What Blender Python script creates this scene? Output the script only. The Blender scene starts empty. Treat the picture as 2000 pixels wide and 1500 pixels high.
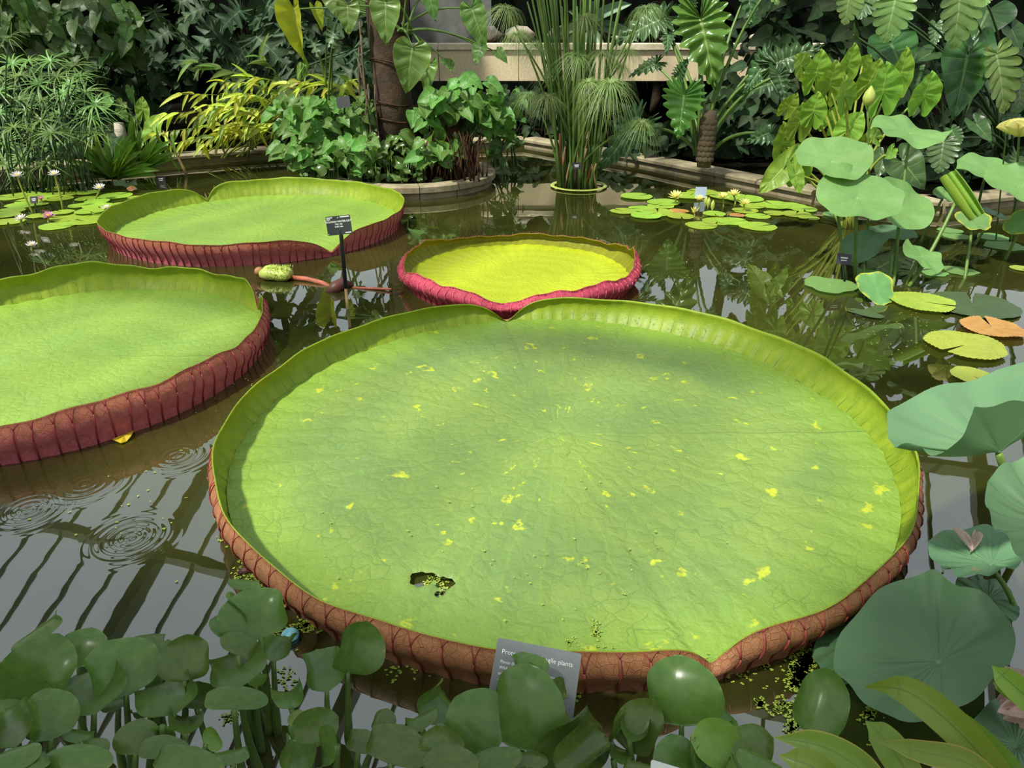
import bpy, math, random
import numpy as np
from mathutils import Vector, Matrix

# ------------------------------------------------------------------ camera, sky, sun, exposure
scene = bpy.context.scene
col = scene.collection
F, TH, HC = 1390.0, math.radians(26.5), 1.25
CT, ST = math.cos(TH), math.sin(TH)
cam_d = bpy.data.cameras.new('camera')
cam_d.sensor_fit = 'HORIZONTAL'
cam_d.sensor_width = 36.0
cam_d.lens = F / 2000.0 * 36.0
cam_d.clip_start = 0.02
cam = bpy.data.objects.new('camera', cam_d)
col.objects.link(cam)
cam.location = (0, 0, HC)
cam.rotation_euler = (math.pi / 2 - TH, 0, 0)
scene.camera = cam

world = bpy.data.worlds.new('sky')
scene.world = world
world.use_nodes = True
_bg = world.node_tree.nodes['Background']
_bg.inputs['Color'].default_value = (0.86, 0.94, 1.0, 1)
_bg.inputs['Strength'].default_value = 1.0

SUN = Vector((-0.42, -0.34, 0.83)).normalized()
sun_d = bpy.data.lights.new('sun', 'SUN')
sun_d.energy = 6.6
sun_d.angle = math.radians(3.5)
sun_d.color = (1.0, 0.96, 0.86)
sun = bpy.data.objects.new('sun', sun_d)
col.objects.link(sun)
sun.rotation_euler = SUN.to_track_quat('Z', 'Y').to_euler()

vs = scene.view_settings
vs.view_transform = 'Standard'
vs.look = 'None'
vs.exposure = 0.18
vs.gamma = 1.0
vs.use_curve_mapping = False
scene.cycles.max_bounces = 10
scene.cycles.transparent_max_bounces = 16
scene.cycles.caustics_reflective = False
scene.cycles.caustics_refractive = False

RND = random.Random(7)
def U(a, b): return RND.uniform(a, b)

# ------------------------------------------------------------------ photograph pixel -> point in the place
def ray(px, py):
    x = (px - 1000.0) / F
    v = (750.0 - py) / F
    return Vector((x, CT + v * ST, -ST + v * CT))
def gz(px, py, z=0.0):
    d = ray(px, py)
    return Vector((0, 0, HC)) + d * ((z - HC) / d.z)
def gy(px, py, Y):
    d = ray(px, py)
    return Vector((0, 0, HC)) + d * (Y / d.y)
def gd(px, py, depth):
    return Vector((0, 0, HC)) + ray(px, py) * depth
def pxm(depth, px):          # pixels -> metres at a camera depth
    return px * depth / F
def depth_of(p):
    return p.y * CT - (p.z - HC) * ST

# ------------------------------------------------------------------ objects
def tag(o, label=None, cat=None, group=None, kind=None):
    if label: o['label'] = label
    if cat: o['category'] = cat
    if group: o['group'] = group
    if kind: o['kind'] = kind
    return o
def thing(name, label, cat, loc=(0, 0, 0), group=None):
    o = bpy.data.objects.new(name, None)
    o.empty_display_size = 0.05
    o.location = loc
    col.objects.link(o)
    return tag(o, label, cat, group)
def data(name, V, Fc, mats, uv=None, mi=None, smooth=True):
    me = bpy.data.meshes.new(name)
    me.from_pydata([tuple(v) for v in V], [], [tuple(f) for f in Fc])
    if not isinstance(mats, (list, tuple)): mats = [mats]
    for m in mats: me.materials.append(m)
    if uv is not None:
        lay = me.uv_layers.new(name='UVMap')
        idx = np.empty(len(me.loops), dtype=np.int32)
        me.loops.foreach_get('vertex_index', idx)
        lay.data.foreach_set('uv', np.asarray(uv, dtype=np.float32)[idx].ravel())
    if mi is not None:
        me.polygons.foreach_set('material_index', np.asarray(mi, dtype=np.int32))
    if smooth:
        me.polygons.foreach_set('use_smooth', np.ones(len(me.polygons), dtype=bool))
    me.update()
    return me
def ob(name, me, parent=None, M=None):
    o = bpy.data.objects.new(name, me)
    col.objects.link(o)
    if M is None: M = Matrix.Identity(4)
    if parent is not None:
        o.parent = parent
        p = parent
        T = Matrix.Identity(4)
        while p is not None:
            T = p.matrix_basis @ T
            p = p.parent
        o.matrix_basis = T.inverted() @ M
    else:
        o.matrix_basis = M
    return o
def struct(o): o['kind'] = 'structure'; return o

def merge(parts):
    V, Fc, UV = [], [], []
    for p in parts:
        n = len(V)
        V += list(p[0]); Fc += [tuple(i + n for i in f) for f in p[1]]
        if len(p) > 2: UV += list(p[2])
    return (V, Fc, UV) if UV else (V, Fc)
def box(x0, x1, y0, y1, z0, z1, b=0.0):
    V = []
    if b <= 0:
        V = [(x, y, z) for z in (z0, z1) for y in (y0, y1) for x in (x0, x1)]
        return V, [(0, 2, 3, 1), (4, 5, 7, 6), (0, 1, 5, 4), (2, 6, 7, 3), (0, 4, 6, 2), (1, 3, 7, 5)]
    # chamfered top
    V = [(x0, y0, z0), (x1, y0, z0), (x1, y1, z0), (x0, y1, z0),
         (x0, y0, z1 - b), (x1, y0, z1 - b), (x1, y1, z1 - b), (x0, y1, z1 - b),
         (x0 + b, y0 + b, z1), (x1 - b, y0 + b, z1), (x1 - b, y1 - b, z1), (x0 + b, y1 - b, z1)]
    Fc = [(3, 2, 1, 0), (8, 9, 10, 11)]
    for k in range(4):
        j = (k + 1) % 4
        Fc += [(k, j, 4 + j, 4 + k), (4 + k, 4 + j, 8 + j, 8 + k)]
    return V, Fc
def tube(path, rad, seg=6, cap=True):
    P = [Vector(p) for p in path]
    n = len(P)
    R = rad if isinstance(rad, (list, tuple)) else [rad] * n
    V, Fc, UV = [], [], []
    up = Vector((0.31, 0.17, 0.93))
    for i in range(n):
        t = (P[min(i + 1, n - 1)] - P[max(i - 1, 0)])
        if t.length < 1e-9: t = Vector((0, 0, 1))
        t.normalize()
        a = t.cross(up)
        if a.length < 1e-3: a = t.cross(Vector((1, 0, 0)))
        a.normalize(); b = t.cross(a)
        for k in range(seg):
            q = 2 * math.pi * k / seg
            V.append(P[i] + (a * math.cos(q) + b * math.sin(q)) * R[i])
            UV.append((k / seg, i / max(1, n - 1)))
    for i in range(n - 1):
        for k in range(seg):
            j = (k + 1) % seg
            Fc.append((i * seg + k, i * seg + j, (i + 1) * seg + j, (i + 1) * seg + k))
    if cap:
        Fc.append(tuple(range(seg))[::-1]); Fc.append(tuple((n - 1) * seg + k for k in range(seg)))
    return V, Fc, UV
def bez(p0, p1, bend, n=7):
    p0, p1 = Vector(p0), Vector(p1)
    c = (p0 + p1) / 2 + Vector(bend)
    return [(p0 * (1 - t) ** 2 + c * 2 * t * (1 - t) + p1 * t * t) for t in [i / (n - 1) for i in range(n)]]
def stem(parent, p0, p1, r0, r1, mat, bend=(0, 0, 0), name='stem', n=7, seg=6):
    pts = bez(p0, p1, bend, n)
    rr = [r0 + (r1 - r0) * i / (n - 1) for i in range(n)]
    V, Fc, UV = tube(pts, rr, seg)
    return ob(name, data(name, V, Fc, mat, UV), parent)
def catmull(C, n):
    C = np.array(C, float)
    P = np.vstack([2 * C[0] - C[1], C, 2 * C[-1] - C[-2]])
    m = len(C) - 1
    out = []
    for i in range(n):
        t = i / (n - 1) * m
        k = min(int(t), m - 1); u = t - k
        a, b, c, d = P[k], P[k + 1], P[k + 2], P[k + 3]
        out.append(0.5 * (2 * b + (c - a) * u + (2 * a - 5 * b + 4 * c - d) * u * u + (3 * b - a - 3 * c + d) * u ** 3))
    return np.array(out)

# ------------------------------------------------------------------ materials
class N:
    def __init__(s, name):
        s.m = bpy.data.materials.new(name); s.m.use_nodes = True
        s.t = s.m.node_tree; s.t.nodes.clear()
        s.out = s.t.nodes.new('ShaderNodeOutputMaterial')
    def n(s, typ, ins=None, **kw):
        nd = s.t.nodes.new(typ)
        for k, v in kw.items(): setattr(nd, k, v)
        for k, v in (ins or {}).items():
            sock = nd.inputs[k]
            if isinstance(v, bpy.types.NodeSocket): s.t.links.new(v, sock)
            else:
                if hasattr(sock.default_value, '__len__') and isinstance(v, (tuple, list)) and len(v) == 3 and len(sock.default_value) == 4: v = (*v, 1)
                sock.default_value = v
        return nd
    def math(s, op, a, b=0.0, c=0.0, clamp=False):
        nd = s.n('ShaderNodeMath', {0: a, 1: b, 2: c}, operation=op); nd.use_clamp = clamp
        return nd.outputs[0]
    def mr(s, v, a, b, c, d, smooth=True):
        nd = s.n('ShaderNodeMapRange', {'Value': v, 'From Min': a, 'From Max': b, 'To Min': c, 'To Max': d})
        if smooth: nd.interpolation_type = 'SMOOTHSTEP'
        return nd.outputs[0]
    def mix(s, f, a, b, mode='MIX'):
        nd = s.n('ShaderNodeMixRGB', {'Fac': f, 'Color1': a, 'Color2': b}, blend_type=mode)
        return nd.outputs[0]
    def noise(s, vec, scale, detail=3.0, rough=0.5):
        nd = s.n('ShaderNodeTexNoise', {'Scale': scale, 'Detail': detail, 'Roughness': rough})
        if vec is not None: s.t.links.new(vec, nd.inputs['Vector'])
        return nd.outputs['Fac']
    def done(s, sh):
        s.t.links.new(sh, s.out.inputs['Surface']); return s.m
def leaf_shader(g, colr, rough, trans, tcol, bump=None, bstr=0.3, bdist=0.004, spec=0.5):
    ins = {'Base Color': colr, 'Roughness': rough, 'Specular IOR Level': spec}
    if bump is not None:
        ins['Normal'] = g.n('ShaderNodeBump', {'Height': bump, 'Strength': bstr, 'Distance': bdist}).outputs[0]
    p = g.n('ShaderNodeBsdfPrincipled', ins)
    t = g.n('ShaderNodeBsdfTranslucent', {'Color': tcol})
    return g.n('ShaderNodeMixShader', {0: trans, 1: p.outputs[0], 2: t.outputs[0]}).outputs[0]
def leafmat(name, c1, c2, vein, nv=9, vw=0.16, rough=0.42, trans=0.28, edge=None, polar=False, bump=0.35, spec=0.5, var=0.35, vs_=0.6, nscale=3.0, hue=0.02, spots=None, tboost=1.3):
    g = N(name)
    uv = g.n('ShaderNodeUVMap', uv_map='UVMap').outputs[0]
    sp = g.n('ShaderNodeSeparateXYZ', {0: uv})
    rnd = g.n('ShaderNodeObjectInfo').outputs['Random']
    geo = g.n('ShaderNodeTexCoord').outputs['Object']
    if polar:
        r = sp.outputs[1]
        a = g.math('MULTIPLY', sp.outputs[0], float(nv))
        tri = g.math('MULTIPLY', g.math('PINGPONG', a, 0.5), 2.0)
        d = g.math('MULTIPLY', tri, g.math('ADD', r, 0.05))
        lat = g.mr(d, 0.0, vw * 0.35, 1.0, 0.0)
        lat = g.math('MULTIPLY', lat, g.mr(r, 0.55, 1.0, 1.0, 0.15))
        hub = g.mr(r, 0.02, 0.045, 1.0, 0.0)
        vm = g.math('MAXIMUM', g.math('MULTIPLY', lat, vs_), hub)
    else:
        r = g.math('MULTIPLY', g.math('ABSOLUTE', g.math('SUBTRACT', sp.outputs[0], 0.5)), 2.0)
        a = g.math('MULTIPLY', sp.outputs[1], float(nv))
        tri = g.math('MULTIPLY', g.math('PINGPONG', g.math('ADD', a, 0.25), 0.5), 2.0)
        lat = g.mr(tri, 0.0, vw, 1.0, 0.0)
        lat = g.math('MULTIPLY', lat, g.mr(r, 0.5, 1.0, 1.0, 0.3))
        mid = g.mr(r, 0.03, 0.075, 1.0 if vs_ > 0 else 0.15, 0.0)
        vm = g.math('MAXIMUM', g.math('MULTIPLY', lat, vs_), mid)
    nz = g.noise(geo, nscale, 4.0, 0.6)
    c = g.mix(g.mr(nz, 0.3, 0.7, 0.0, 1.0), c1, c2)
    if edge is not None:
        c = g.mix(g.mr(g.math('ADD', r, g.math('MULTIPLY', g.math('SUBTRACT', nz, 0.5), 0.5)), edge[1], edge[1] + 0.14, 0.0, 1.0), c, edge[0])
    if spots is not None:
        sn = g.noise(uv, spots[1], 2.0, 0.5)
        c = g.mix(g.mr(sn, spots[2], spots[2] + 0.05, 0.0, 1.0), c, spots[0])
    c = g.mix(vm, c, vein)
    hs = g.n('ShaderNodeHueSaturation', {'Hue': g.mr(rnd, 0, 1, 0.5 - hue, 0.5 + hue, False), 'Saturation': 1.0, 'Value': g.mr(rnd, 0, 1, 1 - var / 2, 1 + var / 2, False), 'Fac': 1.0, 'Color': c}).outputs[0]
    tc = g.mix(1.0, hs, (tboost, tboost * 1.02, tboost * 0.55), 'MULTIPLY')
    h = g.math('ADD', g.math('MULTIPLY', vm, 0.8), g.math('MULTIPLY', nz, 0.4))
    return g.done(leaf_shader(g, hs, rough, trans, tc, h, bump, 0.004, spec))
def plain(name, c1, c2=None, rough=0.6, scale=8.0, bump=0.0, spec=0.4, bscale=None, metal=0.0, stretch=None, trans=0.0):
    g = N(name)
    tc = g.n('ShaderNodeTexCoord').outputs['Object']
    if stretch: tc = g.n('ShaderNodeMapping', {'Vector': tc, 'Scale': stretch}).outputs[0]
    nz = g.noise(tc, scale, 6.0, 0.6)
    c = g.mix(g.mr(nz, 0.32, 0.68, 0, 1), c1, c2 or c1)
    ins = {'Base Color': c, 'Roughness': rough, 'Specular IOR Level': spec, 'Metallic': metal}
    if bump: ins['Normal'] = g.n('ShaderNodeBump', {'Height': g.noise(tc, bscale or scale * 3, 6.0, 0.65), 'Strength': bump, 'Distance': 0.01}).outputs[0]
    p = g.n('ShaderNodeBsdfPrincipled', ins).outputs[0]
    if trans:
        t = g.n('ShaderNodeBsdfTranslucent', {'Color': c}).outputs[0]
        p = g.n('ShaderNodeMixShader', {0: trans, 1: p, 2: t}).outputs[0]
    return g.done(p)

M = {}
M['stone'] = plain('pond_kerb_stone', (0.36, 0.30, 0.19), (0.20, 0.16, 0.09), 0.75, 6, 0.5)
M['buff'] = plain('buff_render', (0.78, 0.64, 0.42), (0.66, 0.52, 0.33), 0.85, 40, 0.3)
M['buff_light'] = plain('pale_buff_stone', (0.72, 0.62, 0.44), (0.6, 0.5, 0.34), 0.8, 20, 0.3)
M['gravel'] = plain('gravelly_soil', (0.20, 0.15, 0.09), (0.06, 0.045, 0.03), 0.95, 30, 1.0)
M['soil'] = plain('shade_dark_soil', (0.009, 0.008, 0.005), (0.004, 0.0035, 0.003), 0.95, 10, 1.0, 0.0)  # soil colour lowered to near black, standing in for shade on the beds
M['darkwall'] = plain('shade_black_brick', (0.006, 0.007, 0.005), (0.003, 0.004, 0.003), 0.9, 5, 0.6, 0.0)  # brick nearly black: deep shade behind the plants put into the colour
M['white_paint'] = plain('cream_frame_paint', (0.10, 0.11, 0.07), (0.07, 0.08, 0.05), 0.5, 4)
M['bark'] = plain('netted_brown_trunk_wrap', (0.085, 0.055, 0.036), (0.045, 0.030, 0.022), 0.9, 9, 0.9, 0.2, 45)
M['rootbark'] = plain('fibrous_roots', (0.10, 0.045, 0.022), (0.03, 0.018, 0.010), 0.95, 12, 1.0, 0.2, 40)
M['scale'] = plain('leaf_scar_bark', (0.16, 0.11, 0.065), (0.07, 0.05, 0.03), 0.85, 14, 0.6)
M['stem_g'] = plain('green_petiole', (0.16, 0.26, 0.05), (0.10, 0.19, 0.04), 0.4, 6, trans=0.1)
M['stem_dk'] = plain('dark_green_petiole', (0.05, 0.10, 0.025), (0.03, 0.07, 0.02), 0.45, 6)
M['stem_y'] = plain('yellow_green_petiole', (0.36, 0.40, 0.06), (0.25, 0.32, 0.05), 0.45, 6, trans=0.1)
M['stem_red'] = plain('red_prickly_stalk', (0.42, 0.12, 0.06), (0.25, 0.06, 0.04), 0.5, 20, 0.6)
M['cane'] = plain('bamboo_cane', (0.45, 0.34, 0.15), (0.30, 0.20, 0.08), 0.5, 12)
M['black'] = plain('black_plastic', (0.012, 0.013, 0.014), (0.02, 0.021, 0.022), 0.45, 8)
M['label_blk'] = plain('charcoal_label_plastic', (0.055, 0.058, 0.06), (0.045, 0.048, 0.05), 0.35, 8)
M['label_purp'] = plain('purplish_label_plastic', (0.045, 0.035, 0.06), (0.035, 0.03, 0.05), 0.4, 8)
M['print'] = plain('white_print', (0.85, 0.85, 0.82), None, 0.6)
M['sign_grey'] = plain('grey_sign_enamel', (0.20, 0.215, 0.225), (0.17, 0.185, 0.195), 0.35, 5)
M['sign_edge'] = plain('pale_sign_edge', (0.5, 0.52, 0.5), None, 0.5)
M['print_red'] = plain('red_print', (0.65, 0.05, 0.06), None, 0.5)
M['duck'] = plain('duckweed', (0.40, 0.48, 0.07), (0.25, 0.38, 0.05), 0.5, 60, trans=0.1)
M['blueball'] = plain('flaking_turquoise_paint', (0.28, 0.68, 0.78), (0.10, 0.30, 0.40), 0.5, 30, 0.5)
M['deadleaf'] = plain('dead_brown_leaf', (0.42, 0.22, 0.08), (0.26, 0.12, 0.05), 0.7, 12, 0.4, trans=0.2)
M['yellow'] = plain('yellow_petal_tissue', (0.75, 0.55, 0.02), (0.62, 0.42, 0.02), 0.5, 10, trans=0.2)
M['cone'] = plain('dark_red_cone', (0.05, 0.018, 0.02), (0.10, 0.03, 0.03), 0.6, 20, 0.4)
M['white_pet'] = plain('white_petals', (0.82, 0.78, 0.74), (0.74, 0.66, 0.70), 0.5, 20, trans=0.25)
M['pink_pet'] = plain('pink_petals', (0.72, 0.34, 0.52), (0.62, 0.22, 0.42), 0.5, 20, trans=0.25)
M['cream_pet'] = plain('pale_yellow_petals', (0.85, 0.80, 0.34), (0.80, 0.72, 0.22), 0.5, 20, trans=0.25)
M['blush_pet'] = plain('blush_pink_petals', (0.78, 0.62, 0.54), (0.62, 0.42, 0.40), 0.5, 12, trans=0.25)
M['stamen'] = plain('golden_stamens', (0.75, 0.55, 0.06), (0.6, 0.4, 0.04), 0.6, 30)
M['pod'] = plain('green_seed_pod', (0.42, 0.48, 0.10), (0.35, 0.42, 0.08), 0.5, 20)
M['shade_cloth'] = plain('added_cloth', (0.80, 0.81, 0.76), (0.74, 0.75, 0.70), 0.9, 3, trans=0.6)
M['greywall'] = plain('grey_rendered_plinth', (0.16, 0.16, 0.15), (0.11, 0.11, 0.10), 0.8, 5, 0.2)
M['rock'] = plain('pale_rock', (0.50, 0.44, 0.34), (0.34, 0.29, 0.22), 0.9, 8, 0.6)

# ------------------------------------------------------------------ water
def water_mat():
    g = N('murky_pond_water')
    tc = g.n('ShaderNodeTexCoord').outputs['Object']
    mp = g.n('ShaderNodeMapping', {'Vector': tc, 'Scale': (1.0, 1.0, 1.0)}).outputs[0]
    nz = g.noise(mp, 1.3, 5, 0.6)
    c = g.mix(g.mr(nz, 0.3, 0.7, 0, 1), (0.019, 0.022, 0.0045), (0.043, 0.044, 0.009))
    # ring ripples where drops fell, plus a faint overall shimmer
    sp = g.n('ShaderNodeSeparateXYZ', {0: tc})
    h = g.math('MULTIPLY', g.noise(mp, 5.0, 2, 0.5), 0.035)
    for (px, py, k) in ((255, 1050, 1.0), (55, 995, 1.0), (165, 945, 1.2), (345, 890, 1.3), (150, 620, 0.6)):
        p = gz(px, py)
        dx = g.math('SUBTRACT', sp.outputs[0], p.x); dy = g.math('SUBTRACT', sp.outputs[1], p.y)
        d = g.math('SQRT', g.math('ADD', g.math('MULTIPLY', dx, dx), g.math('MULTIPLY', dy, dy)))
        w = g.math('MULTIPLY', g.math('SINE', g.math('MULTIPLY', d, 260.0)), g.math('MULTIPLY', g.mr(d, 0.0, 0.16, 1.0, 0.0), 0.020 * k))
        h = g.math('ADD', h, w)
    nrm = g.n('ShaderNodeBump', {'Height': h, 'Strength': 0.5, 'Distance': 0.02}).outputs[0]
    dif = g.n('ShaderNodeBsdfDiffuse', {'Color': c}).outputs[0]
    gl = g.n('ShaderNodeBsdfGlossy', {'Color': (1, 1, 1), 'Roughness': 0.012, 'Normal': nrm}).outputs[0]
    fr = g.n('ShaderNodeFresnel', {'IOR': 2.35, 'Normal': nrm}).outputs[0]
    return g.done(g.n('ShaderNodeMixShader', {0: fr, 1: dif, 2: gl}).outputs[0])
M['water'] = water_mat()
def glass_mat():
    g = N('roof_glass')
    t = g.n('ShaderNodeBsdfTransparent', {'Color': (0.93, 0.96, 0.95)}).outputs[0]
    gl = g.n('ShaderNodeBsdfGlossy', {'Roughness': 0.03}).outputs[0]
    return g.done(g.n('ShaderNodeMixShader', {0: 0.06, 1: t, 2: gl}).outputs[0])
M['glass'] = glass_mat()

# ------------------------------------------------------------------ the house: water, beds, walls, glass roof
AL = math.radians(18.1)
ES = Vector((math.sin(AL), math.cos(AL), 0)); ER = Vector((math.cos(AL), -math.sin(AL), 0))
S0, ZR, SL = 3.0, 7.3, 0.5206
def roof(s, r, dz=0.0):
    return ES * s + ER * r + Vector((0, 0, ZR - SL * abs(s - S0) + dz))
def sr(s, r, z): return ES * s + ER * r + Vector((0, 0, z))

struct(ob('pond_water', data('pond_water', [sr(-6.6, -11, 0), sr(-6.6, 11, 0), sr(12.6, 11, 0), sr(12.6, -11, 0)], [(0, 1, 2, 3)], M['water'])))
EZ = ZR - SL * 9.5
for nm, a, b in (('wall_back', (12.5, -11), (12.5, 11)), ('wall_front', (-6.5, -11), (-6.5, 11)), ('wall_left', (-6.5, -11), (12.5, -11)), ('wall_right', (-6.5, 11), (12.5, 11))):
    p, q = sr(a[0], a[1], 0), sr(b[0], b[1], 0)
    n = (q - p).cross(Vector((0, 0, 1))).normalized() * 0.12
    V = [p - n, q - n, q + n, p + n]
    top = [v + Vector((0, 0, EZ)) for v in V]
    V = [v - Vector((0, 0, 0.3)) for v in V] + top
    Fc = [(0, 1, 2, 3), (4, 5, 6, 7)] + [(k, (k + 1) % 4, 4 + (k + 1) % 4, 4 + k) for k in range(4)]
    struct(ob(nm, data(nm, V, Fc, M['darkwall'], smooth=False)))

# planting beds behind the kerb line
KERB = [(-8.5, 4.6), (-6.2, 6.0), (-3.65, 7.47), (-2.75, 8.0), (-1.3, 8.55), (0.15, 8.85), (1.30, 7.50), (2.44, 5.80), (3.25, 5.42), (5.2, 6.1), (8.5, 7.3)]
bedV = [(x, y, 0.045) for x, y in KERB] + [(x + 0.4 * (x > 0) - 0.4 * (x < 0), y + 9, 0.045) for x, y in KERB]
n = len(KERB)
struct(ob('floor', data('floor', bedV, [(i, i + 1, n + i + 1, n + i) for i in range(n - 1)], M['soil'], smooth=False)))
kroot = struct(thing('trim_1', 'weathered stone kerb edging the pond', None))
def kerb_block(p, q, name='kerb_stone'):
    p, q = Vector((*p, 0)), Vector((*q, 0))
    L = (q - p).length; d = (q - p).normalized(); nn = Vector((-d.y, d.x, 0))
    g = 0.004
    prof = [(-0.03, -0.05), (-0.03, 0.055), (-0.055, 0.06), (-0.055, 0.085), (-0.035, 0.098), (0.17, 0.098), (0.19, 0.085), (0.19, -0.05)]
    V = [p + d * t + nn * a + Vector((0, 0, b)) for t in (g, L - g) for a, b in prof]
    k = len(prof)
    Fc = [(i, (i + 1) % k, k + (i + 1) % k, k + i) for i in range(k)] + [tuple(range(k))[::-1], tuple(range(k, 2 * k))]
    ob(name, data(name, V, Fc, M['stone'], smooth=False), kroot)
for i in range(n - 1):
    a, b = Vector(KERB[i]), Vector(KERB[i + 1])
    k = max(1, round((b - a).length / 0.95))
    for j in range(k):
        kerb_block(a.lerp(b, j / k), a.lerp(b, (j + 1) / k))

# roof: glazing bars, rafters, purlins, panes
croot = struct(thing('ceiling', 'pitched glasshouse roof of glazing bars and panes', None))
BAR = 0.60
NB = 36
def beam(p, q, w, h, name, mat=None):
    p, q = Vector(p), Vector(q)
    d = (q - p).normalized(); a = d.cross(Vector((0, 0, 1))).normalized() * (w / 2); b = a.cross(d).normalized() * (h / 2)
    V = [x + s1 * a + s2 * b for x in (p, q) for s1, s2 in ((-1, -1), (1, -1), (1, 1), (-1, 1))]
    Fc = [(3, 2, 1, 0), (4, 5, 6, 7)] + [(k, (k + 1) % 4, 4 + (k + 1) % 4, 4 + k) for k in range(4)]
    return ob(name, data(name, V, Fc, mat or M['white_paint'], smooth=False), croot)
R0 = -NB / 2 * BAR - 0.22
for k in range(NB + 1):
    r = R0 + k * BAR
    big = (k % 6 == 0)
    for side in (-9.5, 9.5):
        beam(roof(S0, r, -0.05 if big else 0), roof(S0 + side, r, -0.05 if big else 0), 0.17 if big else 0.042, 0.2 if big else 0.05, 'rafter' if big else 'glazing_bar')
for s in (-6.5, -3.4, -0.2, 3.0, 6.15, 9.3, 12.5):
    beam(roof(s, R0, -0.10), roof(s, R0 + NB * BAR, -0.10), 0.16, 0.16, 'ridge_beam' if s == 3.0 else 'purlin')
pv = {}
for side, ss in ((1, (3.0, 6.15, 9.3)), (-1, (-0.2, -3.4, -6.5))):
    for s in ss:
        e = 3.15
        w = BAR - 0.05
        o0 = roof(s, 0, 0.02)
        a, b = roof(s, -w / 2, 0.02) - o0, roof(s, w / 2, 0.02) - o0
        c, d = roof(s + e, w / 2, 0.02) - o0, roof(s + e, -w / 2, 0.02) - o0
        me = data('roof_pane', [a, b, c, d], [(0, 1, 2, 3)], M['glass'], smooth=False)
        for k in range(NB):
            ob('pane', me, croot, Matrix.Translation(roof(s, R0 + (k + 0.5) * BAR, 0.02)))

# cloth added out of view under the near roof slope to shade the foreground
shade_cloth = thing('added_shade_cloth', 'added unseen cloth under the glass roof that shades the near leaves', 'shade_cloth', roof(-3.0, 0, -0.3))
for k in range(18):
    r0, r1 = R0 + k * 1.2 + 0.01, R0 + (k + 1) * 1.2 - 0.01
    V = [roof(s_, r_, -0.27 - 0.03 * math.sin(i * 1.1)) for i, s_ in enumerate(np.linspace(-4.6, -1.45 if k < 8 else -1.05, 9)) for r_ in (r0, r1)]
    ob('shade_cloth_panel', data('shade_cloth_panel', V, [(2 * i, 2 * i + 1, 2 * i + 3, 2 * i + 2) for i in range(8)], M['shade_cloth']), shade_cloth)

# ------------------------------------------------------------------ giant water lily pads
def blade_mat(name, c1, c2, yel, line, spot, lum=1.0, trans=0.12):
    g = N(name)
    uv = g.n('ShaderNodeUVMap', uv_map='UVMap').outputs[0]
    sp = g.n('ShaderNodeSeparateXYZ', {0: uv})
    tc = g.n('ShaderNodeTexCoord').outputs['Object']
    big = g.noise(tc, 2.2, 4, 0.6)
    c = g.mix(g.mr(big, 0.35, 0.65, 0, 1), c1, c2)
    # yellower towards the margin, as the leaf ages
    c = g.mix(g.mr(sp.outputs[1], 0.72, 1.0, 0.0, 0.55), c, yel)
    # polygon network of veins: cells stretched along the radius
    ang = g.math('MULTIPLY', sp.outputs[0], 6.283)
    vec = g.n('ShaderNodeCombineXYZ', {0: g.math('MULTIPLY', g.math('COSINE', ang), sp.outputs[1]), 1: g.math('MULTIPLY', g.math('SINE', ang), sp.outputs[1]), 2: 0.0}).outputs[0]
    dist = g.n('ShaderNodeTexNoise', {'Vector': vec, 'Scale': 14.0, 'Detail': 2.0}).outputs['Color']
    vec2 = g.mix(0.04, vec, dist, 'ADD')
    vo = g.n('ShaderNodeTexVoronoi', {'Vector': vec2, 'Scale': 21.0}, feature='DISTANCE_TO_EDGE').outputs['Distance']
    vo2 = g.n('ShaderNodeTexVoronoi', {'Vector': vec2, 'Scale': 60.0}, feature='DISTANCE_TO_EDGE').outputs['Distance']
    ln = g.math('MULTIPLY', g.mr(vo, 0.0, 0.045, 1.0, 0.0), g.mr(g.noise(vec, 5.0, 3), 0.42, 0.62, 0.0, 1.0))
    # radial main veins, branching outward
    rad = g.math('MULTIPLY', g.math('PINGPONG', g.math('MULTIPLY', g.math('ADD', sp.outputs[0], g.math('MULTIPLY', g.noise(vec, 6.0, 2), 0.012)), 46.0), 0.5), 2.0)
    rl = g.mr(g.math('MULTIPLY', rad, sp.outputs[1]), 0.0, 0.10, 1.0, 0.0)
    c = g.mix(g.math('MULTIPLY', rl, 0.12), c, yel)
    c = g.mix(g.math('MULTIPLY', ln, 0.55), c, line)
    # yellow damage flecks, drawn out along the radius
    pol = g.n('ShaderNodeCombineXYZ', {0: g.math('MULTIPLY', sp.outputs[0], 34.0), 1: g.math('MULTIPLY', sp.outputs[1], 7.0), 2: 0.0}).outputs[0]
    f1 = g.noise(pol, 1.3, 3, 0.6)
    f2 = g.noise(vec, 26.0, 3, 0.6)
    fl = g.math('MULTIPLY', g.mr(f1, spot, spot + 0.03, 0, 1), g.mr(f2, 0.42, 0.56, 0.0, 1.0))
    c = g.mix(g.math('MULTIPLY', fl, 0.85), c, (0.52, 0.56, 0.03))
    gr = g.noise(vec, 160.0, 2, 0.7)
    c = g.mix(g.mr(gr, 0.3, 0.7, 0.0, 0.22), c, line)
    h = g.math('ADD', g.math('MULTIPLY', g.mr(vo, 0, 0.3, 0, 1), 0.5), g.math('ADD', g.math('MULTIPLY', g.mr(vo2, 0, 0.3, 0, 1), 0.16), g.math('MULTIPLY', rl, 0.12)))
    h = g.math('ADD', h, g.math('MULTIPLY', gr, 0.22))
    tcol = g.mix(1.0, c, (1.2, 1.2, 0.6), 'MULTIPLY')
    return g.done(leaf_shader(g, c, 0.46, trans, tcol, h, 0.55, 0.006, 0.45))
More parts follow.
